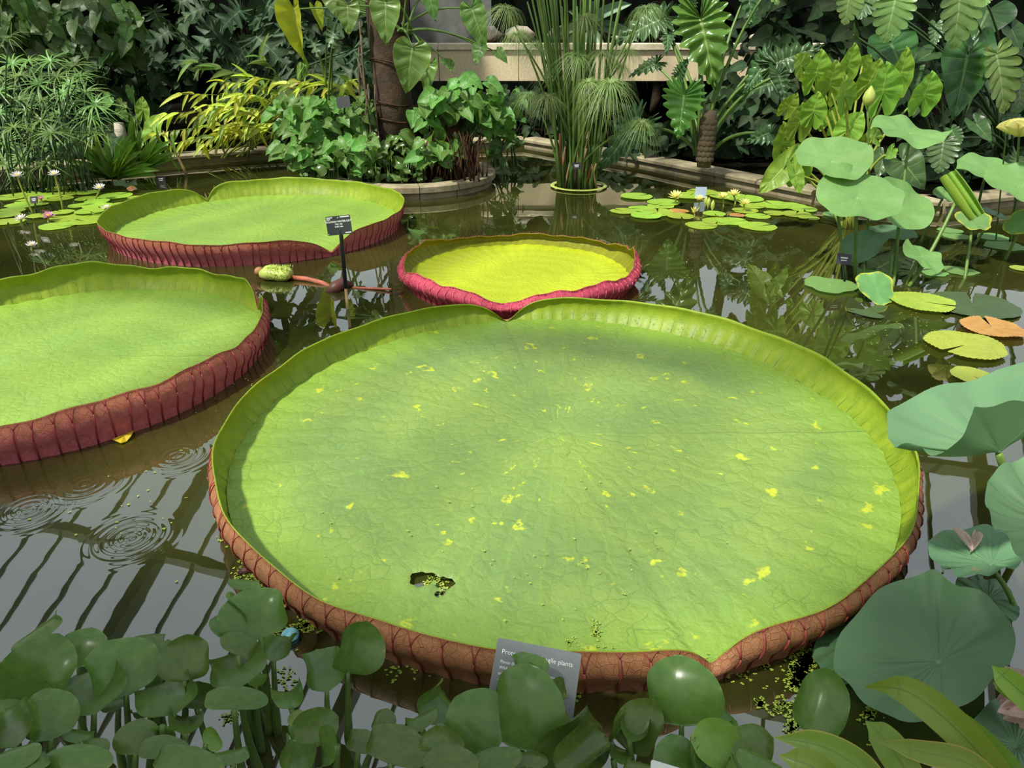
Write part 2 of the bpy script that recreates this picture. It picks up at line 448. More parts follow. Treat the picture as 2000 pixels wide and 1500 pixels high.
def rim_in_mat(name, c1, c2, nv, dark, glow):
    g = N(name)
    uv = g.n('ShaderNodeUVMap', uv_map='UVMap').outputs[0]
    sp = g.n('ShaderNodeSeparateXYZ', {0: uv})
    tc = g.n('ShaderNodeTexCoord').outputs['Object']
    nz = g.noise(tc, 18.0, 4, 0.6)
    c = g.mix(g.mr(nz, 0.35, 0.65, 0, 1), c1, c2)
    a = g.math('ADD', g.math('MULTIPLY', sp.outputs[0], float(nv)), g.math('MULTIPLY', g.noise(tc, 9.0, 2), 0.5))
    tri = g.math('MULTIPLY', g.math('PINGPONG', a, 0.5), 2.0)
    ln = g.math('MULTIPLY', g.mr(tri, 0.0, 0.14, 1, 0), g.mr(sp.outputs[1], 0.12, 0.55, 1.0, 0.0))
    ln = g.math('MULTIPLY', ln, g.mr(g.noise(tc, 5.0, 2), 0.38, 0.6, 0.3, 1.0))
    c = g.mix(g.math('MULTIPLY', ln, 0.75), c, dark)
    dots = g.n('ShaderNodeTexVoronoi', {'Vector': tc, 'Scale': 55.0}).outputs['Distance']
    h = g.math('ADD', g.math('MULTIPLY', g.mr(dots, 0.0, 0.28, 1, 0), 0.6), g.math('MULTIPLY', nz, 0.8))
    return g.done(leaf_shader(g, c, 0.45, 0.34, glow, h, 0.35, 0.008, 0.4))
def rim_out_mat(name, low, top, vein, glow, trans=0.22):
    g = N(name)
    uv = g.n('ShaderNodeUVMap', uv_map='UVMap').outputs[0]
    sp = g.n('ShaderNodeSeparateXYZ', {0: uv})
    tc = g.n('ShaderNodeTexCoord').outputs['Object']
    nz = g.noise(tc, 30.0, 5, 0.65)
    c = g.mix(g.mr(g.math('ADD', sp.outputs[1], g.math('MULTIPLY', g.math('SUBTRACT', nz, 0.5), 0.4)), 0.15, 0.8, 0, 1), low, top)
    vo = g.n('ShaderNodeTexVoronoi', {'Vector': tc, 'Scale': 46.0}, feature='DISTANCE_TO_EDGE').outputs['Distance']
    vo2 = g.n('ShaderNodeTexVoronoi', {'Vector': tc, 'Scale': 150.0}, feature='DISTANCE_TO_EDGE').outputs['Distance']
    ln = g.math('MAXIMUM', g.mr(vo, 0, 0.05, 0.75, 0), g.mr(vo2, 0, 0.08, 0.35, 0))
    c = g.mix(g.math('MULTIPLY', ln, 0.55), c, vein)
    c = g.mix(g.mr(nz, 0.3, 0.7, 0.0, 0.25), c, (0.03, 0.012, 0.01))
    h = g.math('ADD', ln, nz)
    return g.done(leaf_shader(g, c, 0.5, trans, glow, h, 0.5, 0.004, 0.35))

def sm(t): return t * t * (3 - 2 * t)
def make_pad(name, label, cx, cy, R, H, lip, bulge, notches, nrib, mats, seed, hole=None, wave=0.05, nphi=480, nr=70, z0=0.02, ribr=0.0042, spiky=False, hfun=None, ofun=None):
    rn = random.Random(seed)
    ph = [rn.uniform(0, 6.28) for _ in range(6)]
    T = thing(name, label, 'lily pad', (cx, cy, 0), 'giant water lily pads')
    def Rf(q): return R * (1 + 0.006 * math.sin(2 * q + ph[0]) + 0.005 * math.sin(3 * q + ph[1]))
    def nf(q):
        k = 1.0; pull = 0.0
        for q0, dep, w in notches:
            d = (q - q0 + math.pi) % (2 * math.pi) - math.pi
            e = math.exp(-(abs(d) / w) ** 1.25)
            k *= (1 - dep * e); pull += dep * math.exp(-(abs(d) / (w * 0.5)) ** 1.2)
        return k, pull
    def Hf(q):
        k, _ = nf(q)
        w = 1 + wave * (0.6 * math.sin(5 * q + ph[2]) + 0.4 * math.sin(11 * q + ph[3]) + 0.22 * math.sin(29 * q + ph[4]))
        return H * k * w * (hfun(q) if hfun else 1)
    def prof(q, t, off=0.0):
        h = Hf(q); k, pull = nf(q)
        l = lip * (ofun(q) if ofun else 1)
        o = (bulge * math.sin(math.pi * min(1, t * 1.08)) + l * t ** 1.4) * min(1, h / H + 0.25) + 0.03 * pull * (1 - t)
        rp = 0.0022 * math.cos(nrib * q) * (1 - t) ** 0.7 + 0.004 * math.sin(17 * q + ph[5]) * t
        z = z0 + (h - z0) * (1 - (1 - t) ** 1.25) if h > z0 else z0 + (h - z0) * t
        r = Rf(q) + o + rp + off
        return Vector((r * math.cos(q), r * math.sin(q), max(z, 0.012)))
    # floor of the leaf
    V, UV, Fc = [(0, 0, z0 - 0.004)], [(0, 0)], []
    for i in range(1, nr + 1):
        f = (i / nr)
        for k in range(nphi):
            q = 2 * math.pi * k / nphi
            _, pull = nf(q)
            r = (Rf(q) + 0.03 * pull) * f
            z = z0 + 0.0022 * math.cos(nrib * 0.5 * q) * f * f + 0.0015 * math.sin(31 * f + 3 * q + ph[1]) + 0.002 * math.sin(9 * q + ph[0]) * f + 0.004 * f ** 8
            # the folded seam running in from each notch
            for q0, dep, w in notches:
                d = (q - q0 + math.pi) % (2 * math.pi) - math.pi
                if abs(d) < 0.06 and dep > 0.4: z -= 0.006 * math.exp(-(d / 0.012) ** 2) * max(0, f - 0.3)
            V.append((r * math.cos(q), r * math.sin(q), z)); UV.append((k / nphi, f))
    for k in range(nphi): Fc.append((0, 1 + k, 1 + (k + 1) % nphi))
    for i in range(nr - 1):
        for k in range(nphi):
            j = (k + 1) % nphi
            Fc.append((1 + i * nphi + k, 1 + (i + 1) * nphi + k, 1 + (i + 1) * nphi + j, 1 + i * nphi + j))
    if hole:
        def inside(x, y):
            for hx, hy, ra, rb in hole:
                a = math.atan2(y - hy, x - hx)
                kk = 1 + 0.10 * math.sin(3 * a + 1) + 0.07 * math.sin(7 * a + 2)
                if ((x - hx) / (ra * kk)) ** 2 + ((y - hy) / (rb * kk)) ** 2 < 1: return True
            return False
        keep, cut = [], set()
        for fc in Fc:
            mx = sum(V[i][0] for i in fc) / len(fc); my = sum(V[i][1] for i in fc) / len(fc)
            if inside(mx, my): cut.update(fc)
            else: keep.append(fc)
        for i in cut:                      # pull the ragged border onto the tear's outline
            x, y, z = V[i]
            best = min(hole, key=lambda hh: ((x - hh[0]) / hh[2]) ** 2 + ((y - hh[1]) / hh[3]) ** 2)
            hx, hy = best[0], best[1]
            lo, hi = 0.3, 2.2
            for _ in range(14):
                md = (lo + hi) / 2
                if inside(hx + (x - hx) * md, hy + (y - hy) * md): lo = md
                else: hi = md
            if 0.6 < lo < 1.6: V[i] = (hx + (x - hx) * lo, hy + (y - hy) * lo, z - 0.004)
        Fc = keep
    W = Matrix.Translation((cx, cy, 0))
    ob('blade', data('lily_blade', V, Fc, mats[0], UV), T, W)
    # upturned rim: green inside, red outside, with real thickness
    nt = 12
    V, UV, Fc, mi = [], [], [], []
    th = 0.006
    for k in range(nphi):
        q = 2 * math.pi * k / nphi
        for t in [i / nt for i in range(nt + 1)]:
            V.append(prof(q, t)); UV.append((k / nphi, t))
        for t in [i / nt for i in range(nt + 1)]:
            p = prof(q, t, th * (1 - 0.5 * t))
            if t == 0: p.z = -0.03
            V.append(p); UV.append((k / nphi, t))
    m = 2 * (nt + 1)
    for k in range(nphi):
        a, b = k * m, ((k + 1) % nphi) * m
        for i in range(nt):
            Fc.append((a + i, a + i + 1, b + i + 1, b + i)); mi.append(0)
            c, d = a + nt + 1, b + nt + 1
            Fc.append((c + i, d + i, d + i + 1, c + i + 1)); mi.append(1)
        Fc.append((a + nt, a + 2 * nt + 1, b + 2 * nt + 1, b + nt)); mi.append(0 if not spiky else 1)
    ob('rim', data('lily_rim', V, Fc, [mats[1], mats[2]], UV, mi), T, W)
    # raised red ribs on the outside that face the pond's near side
    for k in range(nrib):
        q = 2 * math.pi * (k + 0.25 * rn.random()) / nrib
        nx = Vector((math.cos(q), math.sin(q), 0)); c = Vector((cx, cy, 0)) + nx * R
        if nx.dot((Vector((0, 0, 0)) - c).normalized()) < -0.25: continue
        parts = []
        tf = rn.uniform(0.5, 0.9); dq = rn.uniform(0.12, 0.32) / nrib * 2 * math.pi; lean = rn.uniform(-0.25, 0.25) / nrib * 6.28
        pts = [prof(q + lean * (t / tf), t, th + 0.001) for t in [tf * i / 5 for i in range(6)]]
        pts[0].z = -0.01
        parts.append(tube(pts, [ribr * (1 - 0.4 * i / 5) for i in range(6)], 5))
        for sgn in (-1, 1):
            pts = [prof(q + lean + sgn * dq * u ** 1.4, tf + (0.96 - tf) * u, th * 0.7 + 0.0005) for u in (0, 0.35, 0.7, 1.0)]
            parts.append(tube(pts, [ribr * 0.6, ribr * 0.5, ribr * 0.4, ribr * 0.2], 4))
        Vr, Fr, UVr = merge(parts)
        ob('rib', data('rib', Vr, Fr, mats[3], UVr), T, W)
    if spiky:
        Vs, Fs = [], []
        def spike(p, d, l, w):
            i = len(Vs); a = d.cross(Vector((0, 0, 1))); a = a.normalized() if a.length > 1e-3 else Vector((1, 0, 0)); b = d.cross(a)
            Vs.extend([p + a * w, p - a * 0.5 * w + b * 0.87 * w, p - a * 0.5 * w - b * 0.87 * w, p + d * l]); Fs.extend([(i, i + 1, i + 3), (i + 1, i + 2, i + 3), (i + 2, i, i + 3)])
        for k in range(spiky):
            q = rn.uniform(0, 6.283); t = rn.choice([0.97, 0.98, 0.99, rn.uniform(0.1, 0.9)])
            nx = Vector((math.cos(q), math.sin(q), 0.6 if t > 0.9 else 0)).normalized()
            spike(prof(q, t, th), nx, rn.uniform(0.006, 0.013), 0.0022)
        o = ob('prickles', data('prickles', Vs, Fs, M['stem_red']), T, W); o['kind'] = 'stuff'
    return T

GR1, GR2 = (0.155, 0.245, 0.066), (0.215, 0.305, 0.062)
blade_big = blade_mat('big_pad_blade', GR1, GR2, (0.27, 0.44, 0.03), (0.085, 0.17, 0.04), 0.625)
blade_far = blade_mat('far_pad_blade', (0.20, 0.33, 0.055), (0.25, 0.375, 0.052), (0.27, 0.42, 0.035), (0.12, 0.23, 0.045), 0.80)
blade_yel = blade_mat('young_pad_blade', (0.40, 0.46, 0.012), (0.45, 0.50, 0.015), (0.46, 0.52, 0.012), (0.26, 0.34, 0.02), 0.85)
rim_in = rim_in_mat('rim_inside_green', (0.24, 0.37, 0.025), (0.32, 0.44, 0.03), 130, (0.07, 0.12, 0.015), (0.50, 0.56, 0.03))
rim_in_y = rim_in_mat('rim_inside_olive', (0.22, 0.26, 0.015), (0.28, 0.31, 0.018), 110, (0.14, 0.09, 0.01), (0.60, 0.42, 0.02))
rim_red = rim_out_mat('rim_outside_brown_red', (0.48, 0.20, 0.115), (0.42, 0.19, 0.085), (0.20, 0.03, 0.03), (0.50, 0.20, 0.05))
rim_crim = rim_out_mat('rim_outside_crimson', (0.85, 0.21, 0.27), (0.54, 0.18, 0.10), (0.34, 0.02, 0.035), (0.42, 0.14, 0.04))  # pink sunlit base and brown lip-shaded top put into the colour
rim_pink = rim_out_mat('rim_outside_pink', (0.62, 0.075, 0.14), (0.60, 0.07, 0.13), (0.35, 0.02, 0.05), (0.6, 0.12, 0.08))
rib_m = plain('rib_red', (0.30, 0.06, 0.045), (0.22, 0.04, 0.035), 0.45, 30)
rib_dk = plain('rib_dark_crimson', (0.24, 0.025, 0.035), (0.36, 0.05, 0.07), 0.45, 30)
rib_pk = plain('rib_pink', (0.65, 0.12, 0.17), (0.45, 0.05, 0.09), 0.45, 30)

def angle_to(cx, cy, px, py, z): 
    p = gz(px, py, z); return math.atan2(p.y - cy, p.x - cx)
BC = (0.1515, 2.094)
h1 = gz(826, 1130, 0.02); h2 = gz(868, 1138, 0.02); h3 = gz(858, 1158, 0.02)
BN = [(angle_to(*BC, 985, 612, 0.03), 0.86, 0.085), (angle_to(*BC, 1392, 1300, 0.06), 0.55, 0.045), (angle_to(*BC, 1757, 870, 0.06), 0.20, 0.03)]
def bell(q, c, w):
    d = (q - c + math.pi) % (2 * math.pi) - math.pi
    return math.exp(-(d / w) ** 2)
make_pad('giant_lily_pad', 'largest green giant lily pad, yellow flecked, with a torn hole, brown-red outer rim', *BC, 1.045, 0.128, 0.020, 0.028, BN, 112, (blade_big, rim_in, rim_red, rib_m), 3,
         hole=[(h1.x - BC[0], h1.y - BC[1], 0.036, 0.026), (h2.x - BC[0], h2.y - BC[1], 0.024, 0.022), (h3.x - BC[0], h3.y - BC[1], 0.013, 0.010)], nphi=720, nr=120,
         ofun=lambda q: 1 + 2.6 * bell(q, 0.55, 0.6), wave=0.05, ribr=0.0034)
AC = (-1.7657, 5.0116)
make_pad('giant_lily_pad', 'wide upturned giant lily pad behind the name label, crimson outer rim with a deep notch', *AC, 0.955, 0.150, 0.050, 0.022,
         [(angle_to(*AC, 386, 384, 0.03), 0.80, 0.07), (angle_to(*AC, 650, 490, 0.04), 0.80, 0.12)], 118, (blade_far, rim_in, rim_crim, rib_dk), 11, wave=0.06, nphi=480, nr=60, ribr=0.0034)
PB = (-1.925, 2.735)
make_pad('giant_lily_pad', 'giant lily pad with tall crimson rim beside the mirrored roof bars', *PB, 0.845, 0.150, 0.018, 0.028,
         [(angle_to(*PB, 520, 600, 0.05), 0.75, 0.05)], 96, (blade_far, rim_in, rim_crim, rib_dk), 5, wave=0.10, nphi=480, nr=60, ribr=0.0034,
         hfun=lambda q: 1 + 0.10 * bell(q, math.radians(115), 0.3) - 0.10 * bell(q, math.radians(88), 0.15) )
PC = (0.0416, 3.850)
make_pad('giant_lily_pad', 'small yellow-green giant lily pad with curled magenta rim and prickles', *PC, 0.610, 0.122, 0.020, 0.045,
         [(angle_to(*PC, 1262, 510, 0.08), -0.35, 0.06), (angle_to(*PC, 770, 535, 0.08), 0.3, 0.10), (angle_to(*PC, 985, 600, 0.03), 0.35, 0.18)], 84, (blade_yel, rim_in_y, rim_pink, rib_pk), 8, wave=0.14, nphi=420, nr=50, ribr=0.004, spiky=900, hfun=lambda q: 1 - 0.35 * bell(q, 1.6, 0.9))

# ------------------------------------------------------------------ leaf shapes (unit length, attached at the origin, tip at +Y, face +Z)
def leafgrid(outl, midy, nj=4, zf=None, lobes=None):
    n = len(outl)
    V, UV, Fc = [], [], []
    w = 2 * nj + 1
    for i in range(n):
        s = i / (n - 1)
        for j in range(-nj, nj + 1):
            r = abs(j) / nj; sg = 1 if j >= 0 else -1
            ox, oy = outl[i]
            m = lobes(s) if lobes else 1.0
            ox = ox * m; oy2 = midy[i] + (oy - midy[i]) * m
            x = sg * ox * r; y = midy[i] + (oy2 - midy[i]) * r
            z = zf(x, y, r, s, sg) if zf else 0.0
            V.append((x, y, z)); UV.append((0.5 + 0.5 * sg * r, s))
    for i in range(n - 1):
        for j in range(w - 1):
            Fc.append((i * w + j, i * w + j + 1, (i + 1) * w + j + 1, (i + 1) * w + j))
    return V, Fc, UV
def mk_leaf(name, ctrl, mids, mat, n=33, nj=4, cup=0.12, droop=0.15, wav=0.02, nw=7, corr=0.0, ncorr=9, lobes=None, seed=0, fold=0.0):
    o = catmull(ctrl, n); m = np.interp(np.linspace(0, 1, n), np.linspace(0, 1, len(mids)), mids)
    o[:, 0] = np.maximum(o[:, 0], 0); 
    rn = random.Random(seed); p1, p2 = rn.uniform(0, 6), rn.uniform(0, 6)
    def zf(x, y, r, s, sg):
        return cup * r * r * abs(x) * 2 - droop * max(y, 0) ** 2 + wav * r * math.sin(nw * 2 * math.pi * s + p1 + (1.3 if sg > 0 else 0) ) + corr * math.sin(math.pi * min(1, r * 1.2)) * abs(math.sin(math.pi * (ncorr * s + 0.25))) + fold * abs(x) + 0.03 * sg * x * math.sin(3 * y + p2)
    V, Fc, UV = leafgrid(o, m, nj, zf, lobes)
    return data(name, V, Fc, mat, UV)
HEART = ([(0, 0), (0.08, -0.13), (0.22, -0.20), (0.37, -0.08), (0.42, 0.14), (0.35, 0.42), (0.19, 0.74), (0.06, 0.93), (0, 1.0)], [0, 0, 0, 0.0, 0.06, 0.26, 0.55, 0.86, 1.0])
ARROW = ([(0, 0), (0.05, -0.2), (0.16, -0.42), (0.30, -0.38), (0.40, -0.12), (0.41, 0.12), (0.32, 0.42), (0.17, 0.74), (0.05, 0.94), (0, 1.0)], [0, 0, 0, 0, 0.0, 0.08, 0.28, 0.56, 0.85, 1.0])
SHIELD = ([(0, -0.02), (0.03, -0.3), (0.14, -0.72), (0.34, -0.86), (0.56, -0.5), (0.66, -0.02), (0.58, 0.38), (0.34, 0.72), (0.12, 0.92), (0, 1.0)], [0, 0, 0, 0, 0, 0.02, 0.2, 0.5, 0.82, 1.0])
MONST = ([(0, 0), (0.12, -0.15), (0.30, -0.17), (0.43, 0.02), (0.48, 0.27), (0.44, 0.52), (0.32, 0.75), (0.15, 0.92), (0, 1.0)], [0, 0, 0, 0.02, 0.12, 0.30, 0.52, 0.76, 1.0])
OVATE = ([(0, 0), (0.10, 0.02), (0.22, 0.14), (0.27, 0.32), (0.22, 0.58), (0.11, 0.83), (0, 1.0)], [0, 0.02, 0.1, 0.22, 0.45, 0.75, 1.0])
LANCE = ([(0, 0), (0.05, 0.06), (0.085, 0.22), (0.085, 0.42), (0.06, 0.68), (0.025, 0.9), (0, 1.0)], [0, 0.05, 0.18, 0.38, 0.64, 0.88, 1.0])
STRAP = ([(0.03, 0), (0.045, 0.15), (0.055, 0.4), (0.055, 0.65), (0.04, 0.88), (0, 1.0)], [0, 0.14, 0.39, 0.64, 0.88, 1.0])
def lobe(N_, amp, sharp=1.0, start=0.05):
    def f(s):
        if s < start: return 1.0
        c = 0.5 + 0.5 * math.cos(2 * math.pi * N_ * s)
        k = 1 - amp * (1 - c ** sharp) * min(1, (1 - s) * 6)
        return k
    return f

LM = {}
LM['shield'] = leafmat('lime_taro_leaf', (0.29, 0.47, 0.055), (0.20, 0.38, 0.05), (0.42, 0.55, 0.14), 11, 0.14, 0.42, 0.36, edge=((0.38, 0.46, 0.05), 0.95), bump=0.5, nscale=4)
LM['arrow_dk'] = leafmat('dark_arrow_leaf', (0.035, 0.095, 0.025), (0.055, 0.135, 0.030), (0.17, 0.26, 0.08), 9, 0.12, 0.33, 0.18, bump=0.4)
LM['heart'] = leafmat('heart_philodendron_leaf', (0.11, 0.22, 0.045), (0.16, 0.28, 0.06), (0.30, 0.40, 0.13), 10, 0.12, 0.38, 0.30, edge=((0.33, 0.40, 0.05), 0.93), bump=0.45)
LM['heart_y'] = leafmat('yellowing_philodendron_leaf', (0.46, 0.48, 0.04), (0.34, 0.40, 0.04), (0.52, 0.54, 0.12), 10, 0.12, 0.42, 0.36, bump=0.45)
LM['wavy'] = leafmat('wavy_philodendron_leaf', (0.085, 0.19, 0.030), (0.12, 0.25, 0.035), (0.27, 0.38, 0.10), 13, 0.10, 0.24, 0.26, bump=0.6)
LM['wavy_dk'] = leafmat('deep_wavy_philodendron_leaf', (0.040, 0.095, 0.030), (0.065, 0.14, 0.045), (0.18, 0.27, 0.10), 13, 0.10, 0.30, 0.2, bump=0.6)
LM['monst'] = leafmat('monstera_leaf', (0.18, 0.29, 0.075), (0.24, 0.36, 0.09), (0.36, 0.46, 0.17), 10, 0.08, 0.32, 0.30, bump=0.4)
LM['monst_dk'] = leafmat('shade_toned_monstera_leaf', (0.065, 0.12, 0.045), (0.09, 0.155, 0.05), (0.16, 0.23, 0.09), 8, 0.08, 0.35, 0.22, bump=0.4)  # darker copy of the monstera green, with shade put into the colour
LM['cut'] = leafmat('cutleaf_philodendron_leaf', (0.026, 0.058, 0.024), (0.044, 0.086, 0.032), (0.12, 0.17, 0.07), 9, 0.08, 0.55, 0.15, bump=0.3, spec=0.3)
LM['cut_l'] = leafmat('fingered_philodendron_leaf', (0.085, 0.16, 0.075), (0.12, 0.21, 0.085), (0.25, 0.33, 0.14), 9, 0.08, 0.36, 0.2, bump=0.3)
LM['bush'] = leafmat('bright_bush_leaf', (0.085, 0.20, 0.040), (0.14, 0.28, 0.055), (0.26, 0.38, 0.12), 7, 0.14, 0.42, 0.30, bump=0.5, var=0.7, spec=0.3)
LM['vine'] = leafmat('vine_leaf', (0.060, 0.125, 0.030), (0.095, 0.17, 0.040), (0.045, 0.085, 0.02), 6, 0.18, 0.45, 0.25, bump=0.7, var=0.7)
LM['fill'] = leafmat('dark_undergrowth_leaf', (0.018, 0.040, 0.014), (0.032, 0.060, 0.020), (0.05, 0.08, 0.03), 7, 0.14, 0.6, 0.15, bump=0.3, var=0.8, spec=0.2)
LM['bamb'] = leafmat('golden_bamboo_leaf', (0.66, 0.66, 0.06), (0.48, 0.58, 0.06), (0.6, 0.6, 0.12), 3, 0.1, 0.45, 0.38, bump=0.2, var=0.6, hue=0.035)
LM['bamb_g'] = leafmat('green_bamboo_leaf', (0.16, 0.27, 0.05), (0.24, 0.34, 0.05), (0.3, 0.36, 0.10), 3, 0.1, 0.45, 0.32, bump=0.2, var=0.6)
LM['strap'] = leafmat('strap_leaf', (0.12, 0.24, 0.03), (0.20, 0.33, 0.04), (0.16, 0.28, 0.05), 1, 0.05, 0.38, 0.3, bump=0.2, var=0.5)
LM['strap_y'] = leafmat('lime_strap_leaf', (0.17, 0.28, 0.03), (0.24, 0.35, 0.04), (0.13, 0.24, 0.04), 1, 0.05, 0.35, 0.3, bump=0.2, var=0.3)
LM['strap_e'] = leafmat('yellow_edged_strap_leaf', (0.17, 0.27, 0.03), (0.24, 0.34, 0.04), (0.15, 0.25, 0.04), 1, 0.05, 0.38, 0.3, edge=((0.42, 0.36, 0.07), 0.80), bump=0.2, var=0.3)
LM['sedge'] = leafmat('umbrella_sedge_bract', (0.13, 0.25, 0.045), (0.18, 0.31, 0.07), (0.24, 0.36, 0.12), 1, 0.05, 0.42, 0.25, bump=0.1, var=0.5)
LM['papy'] = leafmat('papyrus_ray', (0.26, 0.34, 0.12), (0.20, 0.29, 0.08), (0.3, 0.36, 0.14), 1, 0.05, 0.5, 0.25, bump=0.0, var=0.4)
LM['agave'] = leafmat('grey_green_fleshy_leaf', (0.17, 0.25, 0.16), (0.13, 0.20, 0.12), (0.2, 0.27, 0.18), 1, 0.05, 0.5, 0.1, bump=0.1)
LM['hya'] = leafmat('water_hyacinth_leaf', (0.075, 0.145, 0.026), (0.108, 0.185, 0.038), (0.12, 0.20, 0.045), 1, 0.03, 0.26, 0.25, edge=((0.20, 0.29, 0.07), 0.97), bump=0.12, var=0.35, vs_=0.0, nscale=6, hue=0.015)
LM['hya_y'] = leafmat('pale_hyacinth_leaf', (0.15, 0.25, 0.035), (0.19, 0.29, 0.05), (0.2, 0.3, 0.06), 1, 0.03, 0.32, 0.25, bump=0.12, var=0.2, vs_=0.0, nscale=6)
LM['lotus'] = leafmat('lotus_leaf', (0.150, 0.300, 0.085), (0.185, 0.335, 0.095), (0.33, 0.48, 0.20), 21, 0.08, 0.55, 0.26, polar=True, bump=0.35, var=0.18, hue=0.012, nscale=5, tboost=1.1)
LM['lotus_n'] = leafmat('shade_toned_lotus_leaf', (0.088, 0.185, 0.088), (0.110, 0.215, 0.098), (0.19, 0.31, 0.17), 21, 0.06, 0.50, 0.20, polar=True, bump=0.35, var=0.12, hue=0.01, nscale=5, tboost=1.1)  # lotus green lowered: shade on the near leaves put into the colour
LM['lotus_p'] = leafmat('pale_lotus_leaf', (0.135, 0.265, 0.128), (0.16, 0.30, 0.145), (0.28, 0.42, 0.24), 21, 0.06, 0.5, 0.24, polar=True, bump=0.35, var=0.08, hue=0.005, nscale=5, tboost=1.1)
LM['lotus_w'] = leafmat('withered_patch_lotus_leaf', (0.105, 0.235, 0.120), (0.130, 0.270, 0.130), (0.19, 0.33, 0.19), 21, 0.05, 0.48, 0.20, polar=True, bump=0.35, var=0.05, hue=0.005, nscale=5, tboost=1.1, spots=((0.30, 0.22, 0.12), 3.0, 0.62))
LM['lotus_y'] = leafmat('yellow_edged_lotus_leaf', (0.16, 0.32, 0.10), (0.19, 0.35, 0.11), (0.27, 0.42, 0.15), 21, 0.06, 0.5, 0.28, polar=True, edge=((0.50, 0.50, 0.05), 0.86), bump=0.3, var=0.15)
LM['pad'] = leafmat('water_lily_pad_leaf', (0.24, 0.37, 0.035), (0.30, 0.43, 0.04), (0.34, 0.46, 0.08), 13, 0.06, 0.42, 0.1, polar=True, bump=0.3, var=0.3, hue=0.02)
LM['pad_y'] = leafmat('speckled_water_lily_pad_leaf', (0.28, 0.36, 0.045), (0.36, 0.42, 0.05), (0.50, 0.52, 0.10), 15, 0.06, 0.45, 0.1, polar=True, bump=0.5, var=0.2, spots=((0.12, 0.12, 0.02), 60.0, 0.60))
LM['pad_o'] = leafmat('rusty_water_lily_pad_leaf', (0.40, 0.17, 0.05), (0.48, 0.24, 0.07), (0.5, 0.4, 0.10), 15, 0.06, 0.45, 0.1, polar=True, bump=0.5, var=0.1)
LM['pad_dk'] = leafmat('submerged_lily_leaf', (0.05, 0.075, 0.03), (0.065, 0.095, 0.035), (0.09, 0.12, 0.05), 13, 0.06, 0.4, 0.1, polar=True, bump=0.3)

MESH = {
 'shield': [mk_leaf('taro_leaf', *SHIELD, LM['shield'], 49, 5, 0.10, 0.10, 0.035, 6, 0.035, 11, seed=k) for k in range(3)],
 'arrow_dk': [mk_leaf('arrow_leaf', *ARROW, LM['arrow_dk'], 41, 5, 0.10, 0.12, 0.02, 5, 0.03, 9, seed=k) for k in range(2)],
 'heart': [mk_leaf('heart_leaf', *HEART, LM['heart'], 41, 5, 0.12, 0.15, 0.025, 6, 0.03, 10, seed=k) for k in range(2)],
 'heart_y': [mk_leaf('yellow_heart_leaf', *HEART, LM['heart_y'], 41, 5, 0.25, 0.25, 0.03, 6, 0.03, 10, seed=5, fold=0.5)],
 'wavy': [mk_leaf('wavy_leaf', *ARROW, LM['wavy'], 105, 6, 0.05, 0.12, 0.035, 13, 0.045, 13, lobes=lobe(13, 0.28, 0.8), seed=k) for k in range(2)],
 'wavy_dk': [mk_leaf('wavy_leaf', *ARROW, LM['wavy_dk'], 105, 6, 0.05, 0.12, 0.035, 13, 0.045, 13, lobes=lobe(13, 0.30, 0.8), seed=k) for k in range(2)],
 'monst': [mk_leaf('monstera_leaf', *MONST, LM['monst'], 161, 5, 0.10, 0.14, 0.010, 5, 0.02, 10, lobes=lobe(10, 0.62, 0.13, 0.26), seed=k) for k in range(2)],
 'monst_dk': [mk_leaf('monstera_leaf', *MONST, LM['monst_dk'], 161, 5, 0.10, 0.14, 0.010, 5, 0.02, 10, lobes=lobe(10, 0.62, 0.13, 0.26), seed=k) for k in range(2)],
 'cut': [mk_leaf('cut_leaf', *HEART, LM['cut'], 109, 4, 0.10, 0.22, 0.03, 9, 0.0, 9, lobes=lobe(11, 0.78, 0.75, 0.0), seed=k) for k in range(2)],
 'cut_l': [mk_leaf('fingered_leaf', *HEART, LM['cut_l'], 81, 4, 0.12, 0.2, 0.02, 7, 0.0, 7, lobes=lobe(7, 0.85, 0.55, 0.0), seed=k) for k in range(2)],
 'bush': [mk_leaf('bush_leaf', *HEART, LM['bush'], 21, 3, 0.15, 0.2, 0.03, 3, 0.02, 7, seed=k) for k in range(3)],
 'vine': [mk_leaf('vine_leaf', *HEART, LM['vine'], 21, 3, 0.12, 0.2, 0.02, 3, 0.02, 6, seed=k) for k in range(3)],
 'vine_o': [mk_leaf('oval_leaf', *OVATE, LM['vine'], 17, 3, 0.12, 0.2, 0.02, 3, 0.02, 6, seed=k) for k in range(2)],
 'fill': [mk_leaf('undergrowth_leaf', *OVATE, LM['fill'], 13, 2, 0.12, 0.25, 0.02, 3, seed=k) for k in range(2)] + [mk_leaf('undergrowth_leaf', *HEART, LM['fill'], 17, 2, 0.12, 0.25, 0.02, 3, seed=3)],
 'bamb': [mk_leaf('bamboo_leaf', *LANCE, LM['bamb'], 13, 2, 0.3, 0.25, 0.004, 3, seed=k) for k in range(2)],
 'bamb_g': [mk_leaf('bamboo_leaf', *LANCE, LM['bamb_g'], 13, 2, 0.3, 0.25, 0.004, 3, seed=k) for k in range(2)],
 'strap': [mk_leaf('strap_leaf', *STRAP, LM['strap'], 13, 2, 0.9, 0.35, 0.003, 2, seed=k) for k in range(2)],
 'agave': [mk_leaf('fleshy_leaf', *STRAP, LM['agave'], 13, 2, 1.2, 0.30, 0.003, 2, seed=k) for k in range(1)],
}
